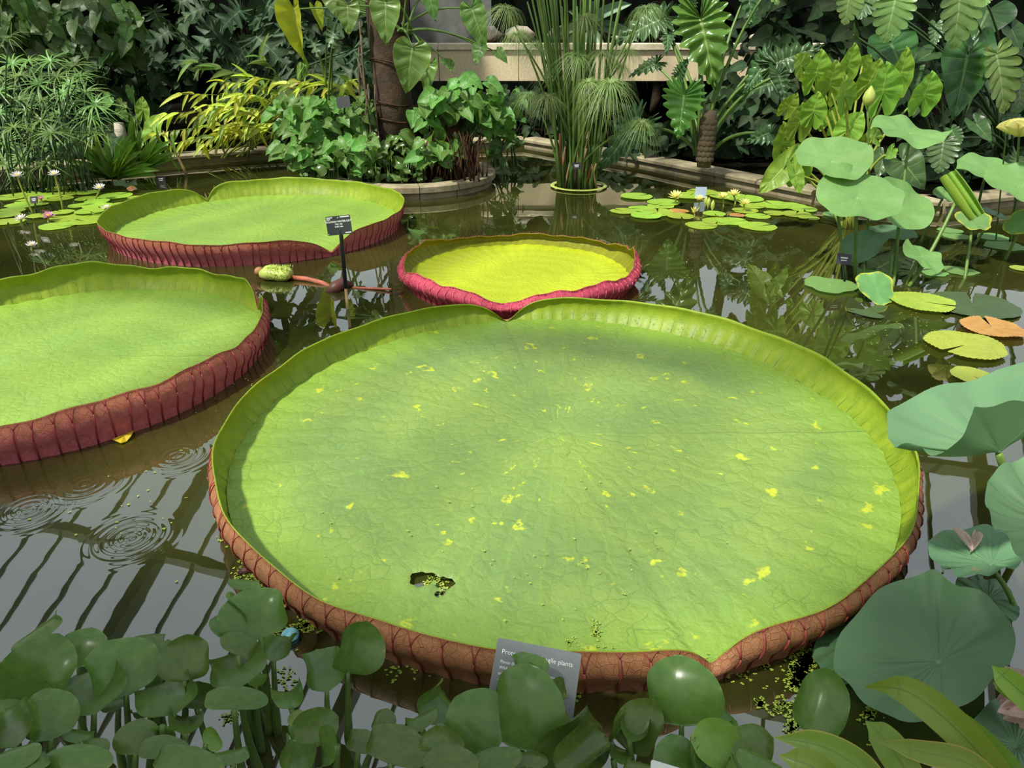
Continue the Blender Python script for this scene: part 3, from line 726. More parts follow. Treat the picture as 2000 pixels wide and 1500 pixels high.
def place(me, base, tip, nrm, parent, name='leaf', wid=1.0, roll=0.0, thick=1.0):
    base, tip = Vector(base), Vector(tip)
    y = tip - base; L = y.length; y.normalize()
    z = Vector(nrm); z = z - y * z.dot(y)
    if z.length < 1e-4: z = Vector((0, 0, 1)) - y * y.z
    z.normalize()
    if roll: z = Matrix.Rotation(roll, 3, y) @ z
    x = y.cross(z)
    Mx = Matrix(((x.x * L * wid, y.x * L, z.x * L * thick, base.x), (x.y * L * wid, y.y * L, z.y * L * thick, base.y), (x.z * L * wid, y.z * L, z.z * L * thick, base.z), (0, 0, 0, 1)))
    return ob(name, me, parent, Mx)
def pick(k, i=None):
    a = MESH[k]; return a[(RND.randrange(len(a)) if i is None else i) % len(a)]
# disc leaves (lotus, floating lily pads): unit radius, +Z up
def mk_disc(name, mat, n=72, nr=10, wavy=0.08, dish=0.15, hub=0.04, lob=0.03, notch=0.0, nserr=0, serr=0.0, seed=0, tilt=0.0, fold=None, thin=False):
    rn = random.Random(seed); p = [rn.uniform(0, 6.28) for _ in range(6)]
    V, UV, Fc = [], [], []
    n2 = n + 1
    for i in range(nr + 1):
        f = i / nr
        for k in range(n2):
            q = notch + (2 * math.pi - 2 * notch) * k / n
            R = 1 + lob * math.sin(3 * q + p[0]) + lob * 0.7 * math.sin(5 * q + p[1]) + lob * 0.4 * math.sin(9 * q + p[2])
            if nserr: R *= 1 + serr * (abs((q * nserr / 6.283) % 1 - 0.5) * 2 - 0.5)
            r = R * f
            z = dish * f ** 2 - hub * math.exp(-(f / 0.12) ** 2) + wavy * f ** 2.2 * (math.sin(2 * q + p[3]) * 0.5 + math.sin(3 * q + p[4]) * 0.6 + 0.35 * math.sin(7 * q + p[5]))
            x, y = r * math.cos(q), r * math.sin(q)
            if fold:
                a, amt, cut = fold
                d = x * math.cos(a) + y * math.sin(a)
                if d > cut:
                    e = d - cut; ang = min(2.6, amt * e)
                    rr = 1.0 / amt
                    nd = cut + rr * math.sin(ang) + (e - ang * rr) * math.cos(ang); dz = rr * (1 - math.cos(ang)) + (e - ang * rr) * math.sin(ang)
                    x += (nd - d) * math.cos(a); y += (nd - d) * math.sin(a); z += dz
            V.append((x, y, z)); UV.append((k / n, f))
    for i in range(nr):
        for k in range(n):
            a = i * n2 + k
            Fc.append((a, a + n2, a + n2 + 1, a + 1) if i else (a + n2, a + n2 + 1, a + 1))
    return data(name, V, Fc, mat, UV)
def disc(me, c, nrm, R, parent, name='leaf', spin=0.0, sy=1.0):
    z = Vector(nrm).normalized(); x = Vector((1, 0, 0)); x = (x - z * x.dot(z)).normalized(); y = z.cross(x)
    cs, sn = math.cos(spin), math.sin(spin)
    X = (x * cs + y * sn) * R; Y = (y * cs - x * sn) * R * sy; Z = z * R
    c = Vector(c)
    return ob(name, me, parent, Matrix(((X.x, Y.x, Z.x, c.x), (X.y, Y.y, Z.y, c.y), (X.z, Y.z, Z.z, c.z), (0, 0, 0, 1))))

# ------------------------------------------------------------------ round planter, trunk, staging behind
def kerb_ring(T, c, r, h, n=14, w=0.10):
    for k in range(n):
        V, Fc = [], []
        m = 5
        prof = [(0, -0.05), (0.0, h * 0.45), (0.03, h * 0.5), (0.03, h * 0.9), (0.015, h), (-w, h), (-w, -0.05)]
        for j in range(m + 1):
            q = 2 * math.pi * (k + 0.01 + 0.98 * j / m) / n
            for a, b in prof: V.append((c.x + (r + a) * math.cos(q), c.y + (r + a) * math.sin(q), b))
        p = len(prof)
        for j in range(m):
            for i in range(p - 1): Fc.append((j * p + i, (j + 1) * p + i, (j + 1) * p + i + 1, j * p + i + 1))
        Fc += [tuple(range(p)), tuple(m * p + i for i in range(p))[::-1]]
        ob('kerb_stone', data('ring_stone', V, Fc, M['stone'], smooth=False), T)
    V = [(c.x + (r - w * 0.5) * math.cos(2 * math.pi * k / 32), c.y + (r - w * 0.5) * math.sin(2 * math.pi * k / 32), h * 0.7) for k in range(32)] + [(c.x, c.y, h * 0.95)]
    ob('soil', data('planter_soil', V, [(k, (k + 1) % 32, 32) for k in range(32)], M['soil']), T)
PL = Vector((-0.92, 6.62, 0))
T = thing('stone_planter', 'round stone kerbed planter standing in the pond under the bushes', 'planter', PL)
kerb_ring(T, PL, 0.74, 0.11)

T = thing('netted_tree', 'stout trunk wrapped in dark brown netting, rising from the round planter', 'tree', (-1.10, 6.75, 0.1))
path = [gy(772, 262, 6.75), gy(768, 190, 6.76), gy(762, 110, 6.78), gy(757, 30, 6.8), gy(753, -60, 6.8), gy(750, -330, 6.85), gy(748, -700, 6.9)]
path[0].z = 0.05
V, Fc, UV = tube(path, [0.155, 0.16, 0.17, 0.18, 0.185, 0.18, 0.17], 20)
ob('netting_wrap', data('trunk', V, Fc, M['bark'], UV), T)
for yy in (118, 200, 232):
    p = gy(768 - (232 - yy) * 0.05, yy, 6.77)
    V, Fc, UV = tube([p + Vector((0.178 * math.cos(q), 0.178 * math.sin(q), 0.02 * math.sin(2 * q))) for q in np.linspace(0, 6.28, 25)], 0.006, 4)
    ob('tie', data('tie', V, Fc, M['rootbark'], UV), T)
for k in range(7):
    q = U(2.6, 4.4); x0 = path[1] + Vector((0.17 * math.cos(q), 0.17 * math.sin(q), U(-0.2, 0)))
    stem(T, x0 + Vector((U(-0.12, 0.02), -0.05, U(0.2, 0.9))), (x0.x + U(-0.1, 0.1), x0.y - 0.1, 0.1), 0.008, 0.006, M['scale'], (U(-0.08, 0.05), -0.06, 0), 'aerial_root')

# buff staging with gravel bed
T = thing('planting_bench', 'long buff rendered raised planting bench with gravel on top', 'bench', (1.4, 10.0, 0))
BY = 10.0
bx0, bx1 = gy(700, 120, BY).x, gy(1640, 120, BY).x
zb, zt = gy(1200, 158, BY).z, gy(1200, 97, BY).z
zl = gy(1200, 84, BY).z
k = 6
for i in range(k):
    a = bx0 + (bx1 - bx0) * i / k; b = bx0 + (bx1 - bx0) * (i + 1) / k
    ob('front_panel', data('bench_panel', *box(a + 0.004, b - 0.004, BY, BY + 0.08, zb, zt), M['buff'], smooth=False), T)
    ob('coping', data('bench_coping', *box(a + 0.003, b - 0.003, BY - 0.03, BY + 0.12, zt, zl, 0.012), M['buff_light'], smooth=False), T)
    ob('leg', data('bench_leg', *box(a + 0.3, a + 0.45, BY + 0.15, BY + 0.3, 0.0, zb), M['darkwall'], smooth=False), T)
ob('gravel_bed', data('bench_top', *box(bx0, bx1, BY + 0.1, BY + 1.25, zb + 0.02, zl - 0.02), M['gravel'], smooth=False), T)
for i in range(9):
    p = Vector((bx0 + 1.0 + i * 0.62, BY + 0.75 + 0.08 * (i % 2), 0))
    if i < 3: p = gy((950, 1012, 1095)[i], 74, BY + 0.32)
    Tq = None
    V, Fc = [], []
    rr = U(0.05, 0.13) if i >= 3 else 0.15
    p.z = zl - 0.018 + rr * 0.75
    for a in range(7):
        for b in range(10):
            la = math.pi * a / 6 - math.pi / 2; lo = 2 * math.pi * b / 10
            w = 1 + 0.18 * math.sin(3 * lo + i) + 0.12 * math.cos(5 * la + 2 * lo)
            V.append((rr * 1.3 * w * math.cos(la) * math.cos(lo), rr * w * math.cos(la) * math.sin(lo), rr * 0.6 * math.sin(la) * w))
    for a in range(6):
        for b in range(10): Fc.append((a * 10 + b, a * 10 + (b + 1) % 10, (a + 1) * 10 + (b + 1) % 10, (a + 1) * 10 + b))
    tag(ob('rock', data('rock', V, Fc, M['rock']), None, Matrix.Translation(p)), 'pale rounded rock lying on the gravel of the planting bench', 'rock', 'rocks on the planting bench')
p = gy(880, 20, BY + 0.9)
tag(ob('plinth', data('plinth', *box(p.x - 0.55, p.x + 0.55, BY + 0.95, BY + 1.2, zl - 0.018, zl + 0.62, 0.02), M['greywall'], smooth=False)), 'grey rendered block standing at the back of the gravel bench', 'plinth')

# ------------------------------------------------------------------ arum-like plants: each leaf on its petiole
def arum(name, label, root, leaves, pet, cat='plant', group=None, nrm=(0, -0.85, 0.5), pr=0.012):
    T = thing(name, label, cat, root, group)
    for lf in leaves:
        kind, (ax, ay), (tx, ty), Y = lf[0], lf[1], lf[2], lf[3]
        wid = lf[4] if len(lf) > 4 else 1.0
        dY = lf[5] if len(lf) > 5 else 0.0
        roll = lf[6] if len(lf) > 6 else U(-0.25, 0.25)
        a = gy(ax, ay, Y); t = gy(tx, ty, Y + dY)
        nn = Vector(nrm) + Vector((U(-0.2, 0.2), 0, U(-0.15, 0.15)))
        place(pick(kind), a, t, nn, T, 'leaf', wid, roll)
        back = a + Vector((0, 0.02, -0.01))
        r = Vector(root) + Vector((U(-0.06, 0.06), U(-0.05, 0.05), 0))
        stem(T, r, back, pr, pr * 0.55, pet, ((a.x - r.x) * -0.15, 0.10, 0.12 + 0.1 * abs(a.z - r.z)), 'petiole', 8)
    return T
def z4(x, y): return (1480 + x * 0.26, y * 0.26)
def z3(x, y): return (980 + x * 0.26, y * 0.26)
def z2(x, y): return (500 + x * 0.26, y * 0.26)
S = 'shield'
taro = [(S, (940, 690), (985, 465), 4.95, 1.0), (S, (1250, 720), (1325, 535), 4.95, 1.05), (S, (655, 720), (660, 570), 4.9, 1.0), (S, (540, 640), (600, 450), 5.1, 0.95),
        (S, (440, 560), (490, 370), 5.15, 0.9), (S, (680, 500), (740, 320), 5.2, 0.7), (S, (1080, 560), (1130, 350), 5.2, 0.6), (S, (840, 620), (930, 440), 5.1, 0.9),
        (S, (330, 500), (290, 410), 5.2, 1.2), (S, (420, 840), (460, 690), 4.95, 0.95), (S, (310, 930), (350, 770), 5.0, 0.9), (S, (690, 970), (790, 840), 5.0, 1.1),
        (S, (185, 1080), (205, 915), 5.1, 0.85), (S, (300, 1260), (315, 1095), 5.0, 0.9), (S, (190, 1270), (10, 1450), 4.95, 0.6), (S, (280, 1310), (325, 1460), 4.9, 0.6),
        (S, (560, 900), (640, 780), 5.2, 0.9), (S, (780, 1090), (850, 990), 5.15, 1.0), (S, (230, 800), (300, 700), 5.2, 0.9), (S, (800, 470), (850, 410), 5.3, 1.2), (S, (1000, 1140), (960, 1190), 4.9, 0.9), (S, (880, 1030), (830, 985), 4.95, 0.9)]
taro = [(k, z4(*a), z4(*t), Y, w, -0.04) for k, a, t, Y, w in taro]
arum('taro_plant', 'lime green taro clump with heart shaped upright leaves behind the lotus', gz(1655, 445, 0), taro, M['stem_y'], nrm=(0.0, -0.9, 0.42))
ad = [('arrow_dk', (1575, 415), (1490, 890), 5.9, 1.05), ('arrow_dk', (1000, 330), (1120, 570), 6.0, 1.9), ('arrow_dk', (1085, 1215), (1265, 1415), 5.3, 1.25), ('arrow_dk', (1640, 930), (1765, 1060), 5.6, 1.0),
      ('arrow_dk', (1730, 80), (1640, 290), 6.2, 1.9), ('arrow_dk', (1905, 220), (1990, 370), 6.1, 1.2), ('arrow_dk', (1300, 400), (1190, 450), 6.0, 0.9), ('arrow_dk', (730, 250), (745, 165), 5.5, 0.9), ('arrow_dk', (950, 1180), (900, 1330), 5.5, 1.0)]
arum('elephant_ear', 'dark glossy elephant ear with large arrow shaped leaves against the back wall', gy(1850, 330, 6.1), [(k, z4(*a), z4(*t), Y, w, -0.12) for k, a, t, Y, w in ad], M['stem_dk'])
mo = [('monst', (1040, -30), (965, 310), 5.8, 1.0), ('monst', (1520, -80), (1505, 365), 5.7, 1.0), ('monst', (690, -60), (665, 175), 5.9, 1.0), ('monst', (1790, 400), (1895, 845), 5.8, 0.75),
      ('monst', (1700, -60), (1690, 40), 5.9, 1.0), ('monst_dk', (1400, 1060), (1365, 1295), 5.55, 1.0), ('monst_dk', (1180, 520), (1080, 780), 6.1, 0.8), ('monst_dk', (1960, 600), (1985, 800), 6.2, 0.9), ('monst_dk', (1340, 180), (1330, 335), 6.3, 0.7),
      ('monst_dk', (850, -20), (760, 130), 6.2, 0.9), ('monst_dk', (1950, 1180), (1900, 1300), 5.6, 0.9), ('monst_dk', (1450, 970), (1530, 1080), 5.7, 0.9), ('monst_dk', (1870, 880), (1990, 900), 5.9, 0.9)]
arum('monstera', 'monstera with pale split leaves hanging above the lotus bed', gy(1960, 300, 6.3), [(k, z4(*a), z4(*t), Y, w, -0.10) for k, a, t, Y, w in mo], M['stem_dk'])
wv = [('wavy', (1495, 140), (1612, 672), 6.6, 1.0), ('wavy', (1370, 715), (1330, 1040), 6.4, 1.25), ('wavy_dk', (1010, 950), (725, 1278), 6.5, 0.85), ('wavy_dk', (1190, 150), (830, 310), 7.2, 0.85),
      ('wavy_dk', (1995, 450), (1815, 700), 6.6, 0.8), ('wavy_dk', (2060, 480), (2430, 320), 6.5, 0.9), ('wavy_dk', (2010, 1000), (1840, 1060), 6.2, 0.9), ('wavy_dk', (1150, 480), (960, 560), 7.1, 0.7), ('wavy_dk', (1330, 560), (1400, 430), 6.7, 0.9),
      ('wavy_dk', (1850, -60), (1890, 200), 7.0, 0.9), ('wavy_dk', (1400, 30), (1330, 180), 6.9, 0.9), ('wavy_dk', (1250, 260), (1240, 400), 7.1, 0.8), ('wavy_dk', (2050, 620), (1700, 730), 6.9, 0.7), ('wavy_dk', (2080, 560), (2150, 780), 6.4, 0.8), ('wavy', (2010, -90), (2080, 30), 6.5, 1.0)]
WR = gy(1372, 305, 6.55)
arum('tree_philodendron', 'tree philodendron with big glossy ruffled leaves beside the papyrus', WR, [(k, z3(*a), z3(*t), Y, w, -0.15) for k, a, t, Y, w in wv], M['stem_g'], pr=0.018)
T = thing('scarred_stem', 'short brown philodendron stem covered with round leaf scars', 'plant stem', (WR.x, WR.y - 0.1, 0.05))
c0, c1 = gy(1376, 312, 6.4), gy(1384, 235, 6.42)
V, Fc, UV = tube([c0 - Vector((0, 0, 0.06)), c0, (c0 + c1) / 2, c1, c1 + Vector((0.01, 0, 0.08))], [0.06, 0.065, 0.075, 0.075, 0.05], 12)
ob('core', data('scar_core', V, Fc, M['scale'], UV), T)
V, Fc = [], []
for a in range(5):
    for b in range(8):
        la = a / 4 * math.pi / 2; lo = 2 * math.pi * b / 8
        V.append((math.cos(la) * math.cos(lo), math.cos(la) * math.sin(lo), 0.45 * math.sin(la)))
for a in range(4):
    for b in range(8): Fc.append((a * 8 + b, a * 8 + (b + 1) % 8, (a + 1) * 8 + (b + 1) % 8, (a + 1) * 8 + b))
scar = data('leaf_scar', V, Fc, M['scale'])
for i in range(8):
    for j in range(5):
        q = math.pi + 0.15 + (j + 0.5 * (i % 2)) * (math.pi - 0.3) / 4.5; f = i / 7.5
        c = c0.lerp(c1, f); d = Vector((math.cos(q), math.sin(q), 0.15))
        disc(scar, c + d * 0.066, d, 0.027, T, 'leaf_scar', 0, 1.0)

# heart-leaved philodendron climbing the trunk
hp = [('heart', (975, 15), (970, 337), 6.4, 0.95), ('heart', (1175, 360), (1130, 703), 6.35, 1.05), ('heart', (1310, 480), (1270, 733), 6.5, 0.6), ('heart', (690, 40), (692, 262), 6.6, 1.05), ('heart', (560, -40), (600, 120), 6.7, 1.1),
      ('heart_y', (285, 60), (330, 445), 6.9, 0.65), ('heart_y', (440, 60), (500, 220), 7.0, 0.7), ('heart', (1300, -50), (1345, 158), 6.8, 0.8), ('heart', (1620, 60), (1720, 375), 6.9, 0.75), ('heart', (1690, 350), (1640, 480), 6.7, 1.1), ('heart', (1810, 385), (1890, 465), 6.7, 1.0),
      ('heart', (1470, 500), (1380, 440), 6.7, 1.1), ('heart', (780, -30), (800, 120), 6.9, 0.9), ('heart', (1150, -80), (1180, -10), 6.5, 1.0)]
arum('climbing_philodendron', 'climbing philodendron with heart shaped leaves clinging to the wrapped trunk', gy(790, 60, 6.62), [(k, z2(*a), z2(*t), Y, w, -0.05) for k, a, t, Y, w in hp], M['stem_g'], pr=0.011)

# cut-leaf philodendrons, dark, in the shade
cl = []
for (ax, ay, tx, ty) in ((470, 20, 420, 60), (500, 30, 520, 65), (440, 85, 400, 40), (480, 95, 440, 140), (500, 70, 545, 110), (420, 60, 380, 100), (460, 130, 495, 165), (520, 10, 570, 30), (400, 15, 355, 30), (390, 110, 350, 120),
                         (540, 150, 590, 180), (470, 175, 430, 200), (560, 95, 590, 130), (330, 60, 290, 85), (300, 20, 320, 60), (350, 5, 400, -15), (580, 40, 540, 75), (620, 120, 600, 165), (700, 130, 660, 150), (690, 95, 720, 140), (670, 150, 650, 190)):
    cl.append(('cut', (ax, ay), (tx + (tx - ax) * 0.5, ty + (ty - ay) * 0.5), U(7.9, 8.8), U(0.9, 1.2), U(-0.2, 0.1)))
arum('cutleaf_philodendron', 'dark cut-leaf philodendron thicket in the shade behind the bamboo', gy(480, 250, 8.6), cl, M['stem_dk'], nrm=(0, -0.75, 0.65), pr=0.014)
fl = [('cut_l', z2(*a), z2(*t), U(6.9, 7.2), 1.1, -0.1) for a, t in (((575, 260), (620, 400)), ((430, 320), (460, 420)), ((600, 170), (640, 90)), ((540, 130), (500, 80)), ((430, 320), (350, 260)), ((590, 250), (530, 350)), ((610, 870), (560, 740)), ((470, 850), (400, 780)),
                                                                    ((920, 930), (880, 1010)), ((780, 960), (720, 900)), ((640, 870), (700, 800)), ((520, 960), (470, 1020)))]
arum('finger_philodendron', 'grey-green philodendron with narrow fingered leaves above the bush', gy(650, 240, 7.2), fl, M['stem_g'], nrm=(0, -0.75, 0.6))

# ------------------------------------------------------------------ bushes: leaf clouds on branching stems
def bush(name, label, root, blobs, kind, n, size, cat='shrub', group=None, stem_m=None, droop=0.5, seed=1, nrm=(0, -0.7, 0.7), wid=1.0, shoots=9):
    rn = random.Random(seed)
    T = thing(name, label, cat, root, group)
    root = Vector(root)
    ends = []
    for (px, py, Y, rx, ry, w) in blobs:
        for _ in range(max(1, int(shoots * w))):
            a = rn.uniform(0, 6.28); q = math.sqrt(rn.random())
            ends.append(gy(px + rx * q * math.cos(a), py + ry * q * math.sin(a), Y + rn.uniform(-0.15, 0.25)))
    for e in ends:
        stem(T, root + Vector((rn.uniform(-0.15, 0.15), rn.uniform(-0.1, 0.1), 0)), e, 0.008, 0.003, stem_m or M['stem_dk'], (rn.uniform(-0.06, 0.06), 0, 0.08), 'stem', 6, 5)
    tot = sum(b[5] for b in blobs)
    for (px, py, Y, rx, ry, w) in blobs:
        for _ in range(int(n * w / tot)):
            a = rn.uniform(0, 6.28); q = math.sqrt(rn.random())
            p = gy(px + rx * q * math.cos(a), py + ry * q * math.sin(a), Y + rn.uniform(-0.22, 0.22) - 0.12 * (1 - q))
            if p.z < 0.06: p.z = 0.06
            az = rn.uniform(0, 6.28); L = size * rn.uniform(0.7, 1.25)
            d = Vector((math.cos(az), math.sin(az) * 0.7 - 0.2, -droop * rn.uniform(0.2, 1.4))).normalized() * L
            nn = Vector(nrm) + Vector((rn.uniform(-0.45, 0.45), rn.uniform(-0.3, 0.3), rn.uniform(-0.3, 0.3)))
            place(pick(kind, rn.randrange(9)), p, p + d, nn, T, 'leaf', wid * rn.uniform(0.85, 1.15))
    return T
bush('sweet_potato_bush', 'bright green heart-leaved bush on fibrous roots at the planter edge', (-0.60, 6.55, 0.1), [(880, 215, 6.45, 75, 40, 1.4), (920, 185, 6.6, 60, 35, 1.0), (850, 290, 6.25, 45, 35, 0.8), (960, 230, 6.7, 45, 40, 0.7)], 'bush', 150, 0.135, seed=2, droop=0.7)
bush('leafy_bush', 'rounded mid-green leafy bush between bamboo and wrapped trunk', (-1.75, 6.75, 0.05), [(620, 235, 6.5, 60, 45, 1.4), (590, 290, 6.3, 50, 35, 0.8), (690, 225, 6.7, 50, 40, 1.0), (560, 215, 6.8, 35, 30, 0.6), (690, 300, 6.2, 60, 35, 0.6)], 'bush', 240, 0.12, seed=3, droop=0.6)
bush('trailing_plant', 'thin trailing plant with small leaves beside the papyrus stems', (-0.05, 7.3, 0.05), [(1000, 230, 7.3, 25, 60, 1.0), (975, 285, 6.9, 20, 40, 0.5)], 'bush', 70, 0.085, seed=14, droop=0.5)
rb = thing('root_ball', 'mass of reddish brown fibrous roots under the heart-leaved bush', 'roots', (-0.55, 6.5, 0.1))
for i in range(90):
    a = gy(U(840, 945), U(255, 300), U(6.2, 6.5)); b = a + Vector((U(-0.10, 0.10), U(-0.12, 0.02), 0)); b.z = 0.10
    stem(rb, b, a, U(0.004, 0.010), 0.003, M['rootbark'], (U(-0.06, 0.06), U(-0.06, 0.02), 0), 'root', 6, 5)
V, Fc, UV = tube([Vector((-0.55, 6.62, 0.05)), Vector((-0.54, 6.62, 0.3)), Vector((-0.52, 6.65, 0.55))], [0.24, 0.21, 0.12], 14)
ob('core', data('root_core', V, Fc, M['rootbark'], UV), rb)

vine_blobs = [(60, 55, 8.0, 90, 60, 1.6), (170, 50, 8.1, 90, 65, 1.6), (240, 70, 8.3, 40, 60, 0.7), (130, 110, 8.2, 90, 30, 0.8), (20, 20, 7.9, 50, 40, 0.5)]
bush('climbing_vine', 'curtain of climbing vine with drooping oval leaves over the umbrella sedge', gy(140, 300, 8.4), vine_blobs, 'vine', 280, 0.18, 'vine', seed=5, droop=1.6, nrm=(0, -0.95, 0.35), wid=0.95, shoots=6)
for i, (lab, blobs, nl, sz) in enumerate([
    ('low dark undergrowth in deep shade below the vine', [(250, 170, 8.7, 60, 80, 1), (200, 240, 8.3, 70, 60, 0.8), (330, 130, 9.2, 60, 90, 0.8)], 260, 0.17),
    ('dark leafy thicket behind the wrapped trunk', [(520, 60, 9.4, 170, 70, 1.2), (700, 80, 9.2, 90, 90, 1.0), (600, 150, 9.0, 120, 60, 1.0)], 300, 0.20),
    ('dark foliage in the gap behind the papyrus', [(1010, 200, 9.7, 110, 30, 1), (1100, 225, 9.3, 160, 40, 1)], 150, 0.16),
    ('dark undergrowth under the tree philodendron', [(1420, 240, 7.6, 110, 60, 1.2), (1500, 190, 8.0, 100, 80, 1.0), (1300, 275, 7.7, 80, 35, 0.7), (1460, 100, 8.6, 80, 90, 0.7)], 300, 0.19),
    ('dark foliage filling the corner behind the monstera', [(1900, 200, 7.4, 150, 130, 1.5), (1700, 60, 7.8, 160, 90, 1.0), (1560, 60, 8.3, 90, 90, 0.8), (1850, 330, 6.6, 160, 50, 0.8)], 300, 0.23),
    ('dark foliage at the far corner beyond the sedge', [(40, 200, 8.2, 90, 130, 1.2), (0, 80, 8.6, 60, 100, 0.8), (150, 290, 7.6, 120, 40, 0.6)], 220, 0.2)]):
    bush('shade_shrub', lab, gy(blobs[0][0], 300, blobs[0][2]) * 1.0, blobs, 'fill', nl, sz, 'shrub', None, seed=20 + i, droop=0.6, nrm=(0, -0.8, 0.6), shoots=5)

# ------------------------------------------------------------------ taller trees whose crowns stand mirrored in the pond
def crown_tree(name, label, foot, crowns, kind, n, size, seed):
    rn = random.Random(seed); foot = Vector(foot)
    T = thing(name, label, 'tree', foot)
    c0 = Vector(crowns[0][0])
    V, Fc, UV = tube(bez(foot, c0, (rn.uniform(-0.2, 0.2), 0.1, 0), 9), [0.09 - 0.006 * i for i in range(9)], 10)
    ob('trunk', data('tree_trunk', V, Fc, M['bark'], UV), T)
    for c, r in crowns:
        c = Vector(c); r = Vector(r)
        for k in range(5):
            d = Vector((rn.uniform(-1, 1) * r.x, rn.uniform(-1, 1) * r.y, rn.uniform(-0.6, 0.9) * r.z)) * 0.8
            stem(T, c0.lerp(foot, rn.uniform(0.0, 0.25)), c + d, 0.025, 0.006, M['bark'], (0, 0, 0.1), 'branch', 6, 6)
        for k in range(int(n / len(crowns))):
            while True:
                v = Vector((rn.uniform(-1, 1), rn.uniform(-1, 1), rn.uniform(-1, 1)))
                if v.length < 1: break
            p = c + Vector((v.x * r.x, v.y * r.y, v.z * r.z)); q = rn.uniform(0, 6.28)
            d = Vector((math.cos(q), math.sin(q), rn.uniform(-1.0, 0.1))).normalized() * size * rn.uniform(0.7, 1.3)
            place(pick(kind, rn.randrange(9)), p, p + d, (rn.uniform(-0.5, 0.5), rn.uniform(-0.8, 0.2), 1), T, 'leaf', rn.uniform(0.9, 1.2))
    return T
crown_tree('glasshouse_tree', 'leafy tree with dark crown above the monstera corner', (4.6, 8.2, 0.05), [((4.4, 7.9, 3.0), (1.3, 0.8, 0.75)), ((3.1, 8.2, 2.7), (0.9, 0.7, 0.6))], 'vine', 290, 0.34, 61)
crown_tree('glasshouse_tree', 'leafy tree with dark crown behind the tree philodendron', (2.2, 11.7, 0.05), [((2.0, 11.3, 2.2), (1.1, 0.4, 0.3)), ((0.4, 11.6, 2.2), (0.9, 0.4, 0.3))], 'vine', 270, 0.32, 62)
crown_tree('glasshouse_tree', 'leafy tree with dark crown behind the golden bamboo', (-3.4, 9.7, 0.05), [((-3.2, 9.4, 2.9), (1.3, 0.7, 0.7)), ((-1.8, 9.7, 2.8), (0.9, 0.6, 0.6))], 'vine', 270, 0.32, 63)
crown_tree('glasshouse_tree', 'leafy tree with dark crown behind the climbing vine', (-6.0, 9.0, 0.05), [((-5.9, 8.8, 2.9), (1.2, 0.8, 0.7))], 'vine', 180, 0.32, 64)

# ------------------------------------------------------------------ golden bamboo
T = thing('golden_bamboo', 'golden yellow leaved bamboo arching over the far kerb', 'bamboo', (-3.1, 7.7, 0.05))
root = Vector((-3.0, 7.75, 0.05))
branches = [((620, 245), (300, 262), 7.2), ((600, 230), (310, 225), 7.3), ((560, 250), (330, 285), 7.1), ((590, 215), (350, 185), 7.4), ((560, 190), (370, 120), 7.5), ((600, 200), (420, 160), 7.4), ((600, 190), (480, 150), 7.4), ((520, 240), (400, 205), 7.0),
            ((540, 265), (430, 250), 7.0), ((650, 180), (560, 165), 7.2), ((700, 200), (640, 165), 7.2), ((560, 175), (505, 110), 7.5), ((620, 170), (585, 120), 7.5), ((480, 260), (395, 285), 7.0), ((510, 215), (380, 230), 7.1), ((660, 190), (690, 160), 7.2), ((530, 200), (455, 190), 7.1)]
for bi, (a, b, Y) in enumerate(branches):
    p0, p1 = gy(*a, Y + 0.3), gy(*b, Y)
    stem(T, root + Vector((U(-0.3, 0.6), U(-0.1, 0.2), 0)), p0, 0.010, 0.006, M['stem_y'], (0, 0, 0.1), 'culm', 6, 5)
    pts = bez(p0, p1, (0, 0, 0.10), 12)
    V, Fc, UV = tube(pts, [0.005 * (1 - i / 14) for i in range(12)], 5)
    ob('branch', data('branch', V, Fc, M['stem_y'], UV), T)
    kind = 'bamb' if bi not in (11, 12, 4) else 'bamb_g'
    L0 = (p1 - p0).length
    nl = max(8, int(L0 / 0.06))
    for i in range(nl):
        f = 0.12 + 0.88 * (i + 0.5) / nl
        k = min(10, int(f * 11)); p = pts[k].lerp(pts[k + 1], f * 11 - k); d = (pts[k + 1] - pts[k]).normalized()
        for sg in ((-1, 1) if i % 2 else (1,)):
            out = Vector((U(-0.55, 0.55), -0.5 * sg + U(-0.3, 0.3), -0.45 + U(-0.55, 0.75)))
            dd = (d * U(0.3, 0.9) + out * 0.9).normalized() * U(0.14, 0.25)
            place(pick(kind if RND.random() < 0.78 else 'bamb_g'), p, p + dd, (U(-0.4, 0.4), -0.6, 0.8), T, 'leaf', U(0.9, 1.5))
bs = [(1275, 840, 1290, 1280), (1330, 1430, 1300, 1250)]
st = gz(341, 352, 0)
stem(T, Vector((st.x, 7.0, 0)), gy(318, 255, 7.0), 0.016, 0.006, M['cane'], (0.02, 0, 0), 'culm')
for i in range(9):
    a = gy(U(318, 336), U(255, 330), 7.0); place(pick('bamb_g'), a, a + Vector((U(-0.12, 0.12), U(-0.1, 0), U(-0.25, 0.2))), (0, -1, 0.3), T, 'leaf', 1.0)

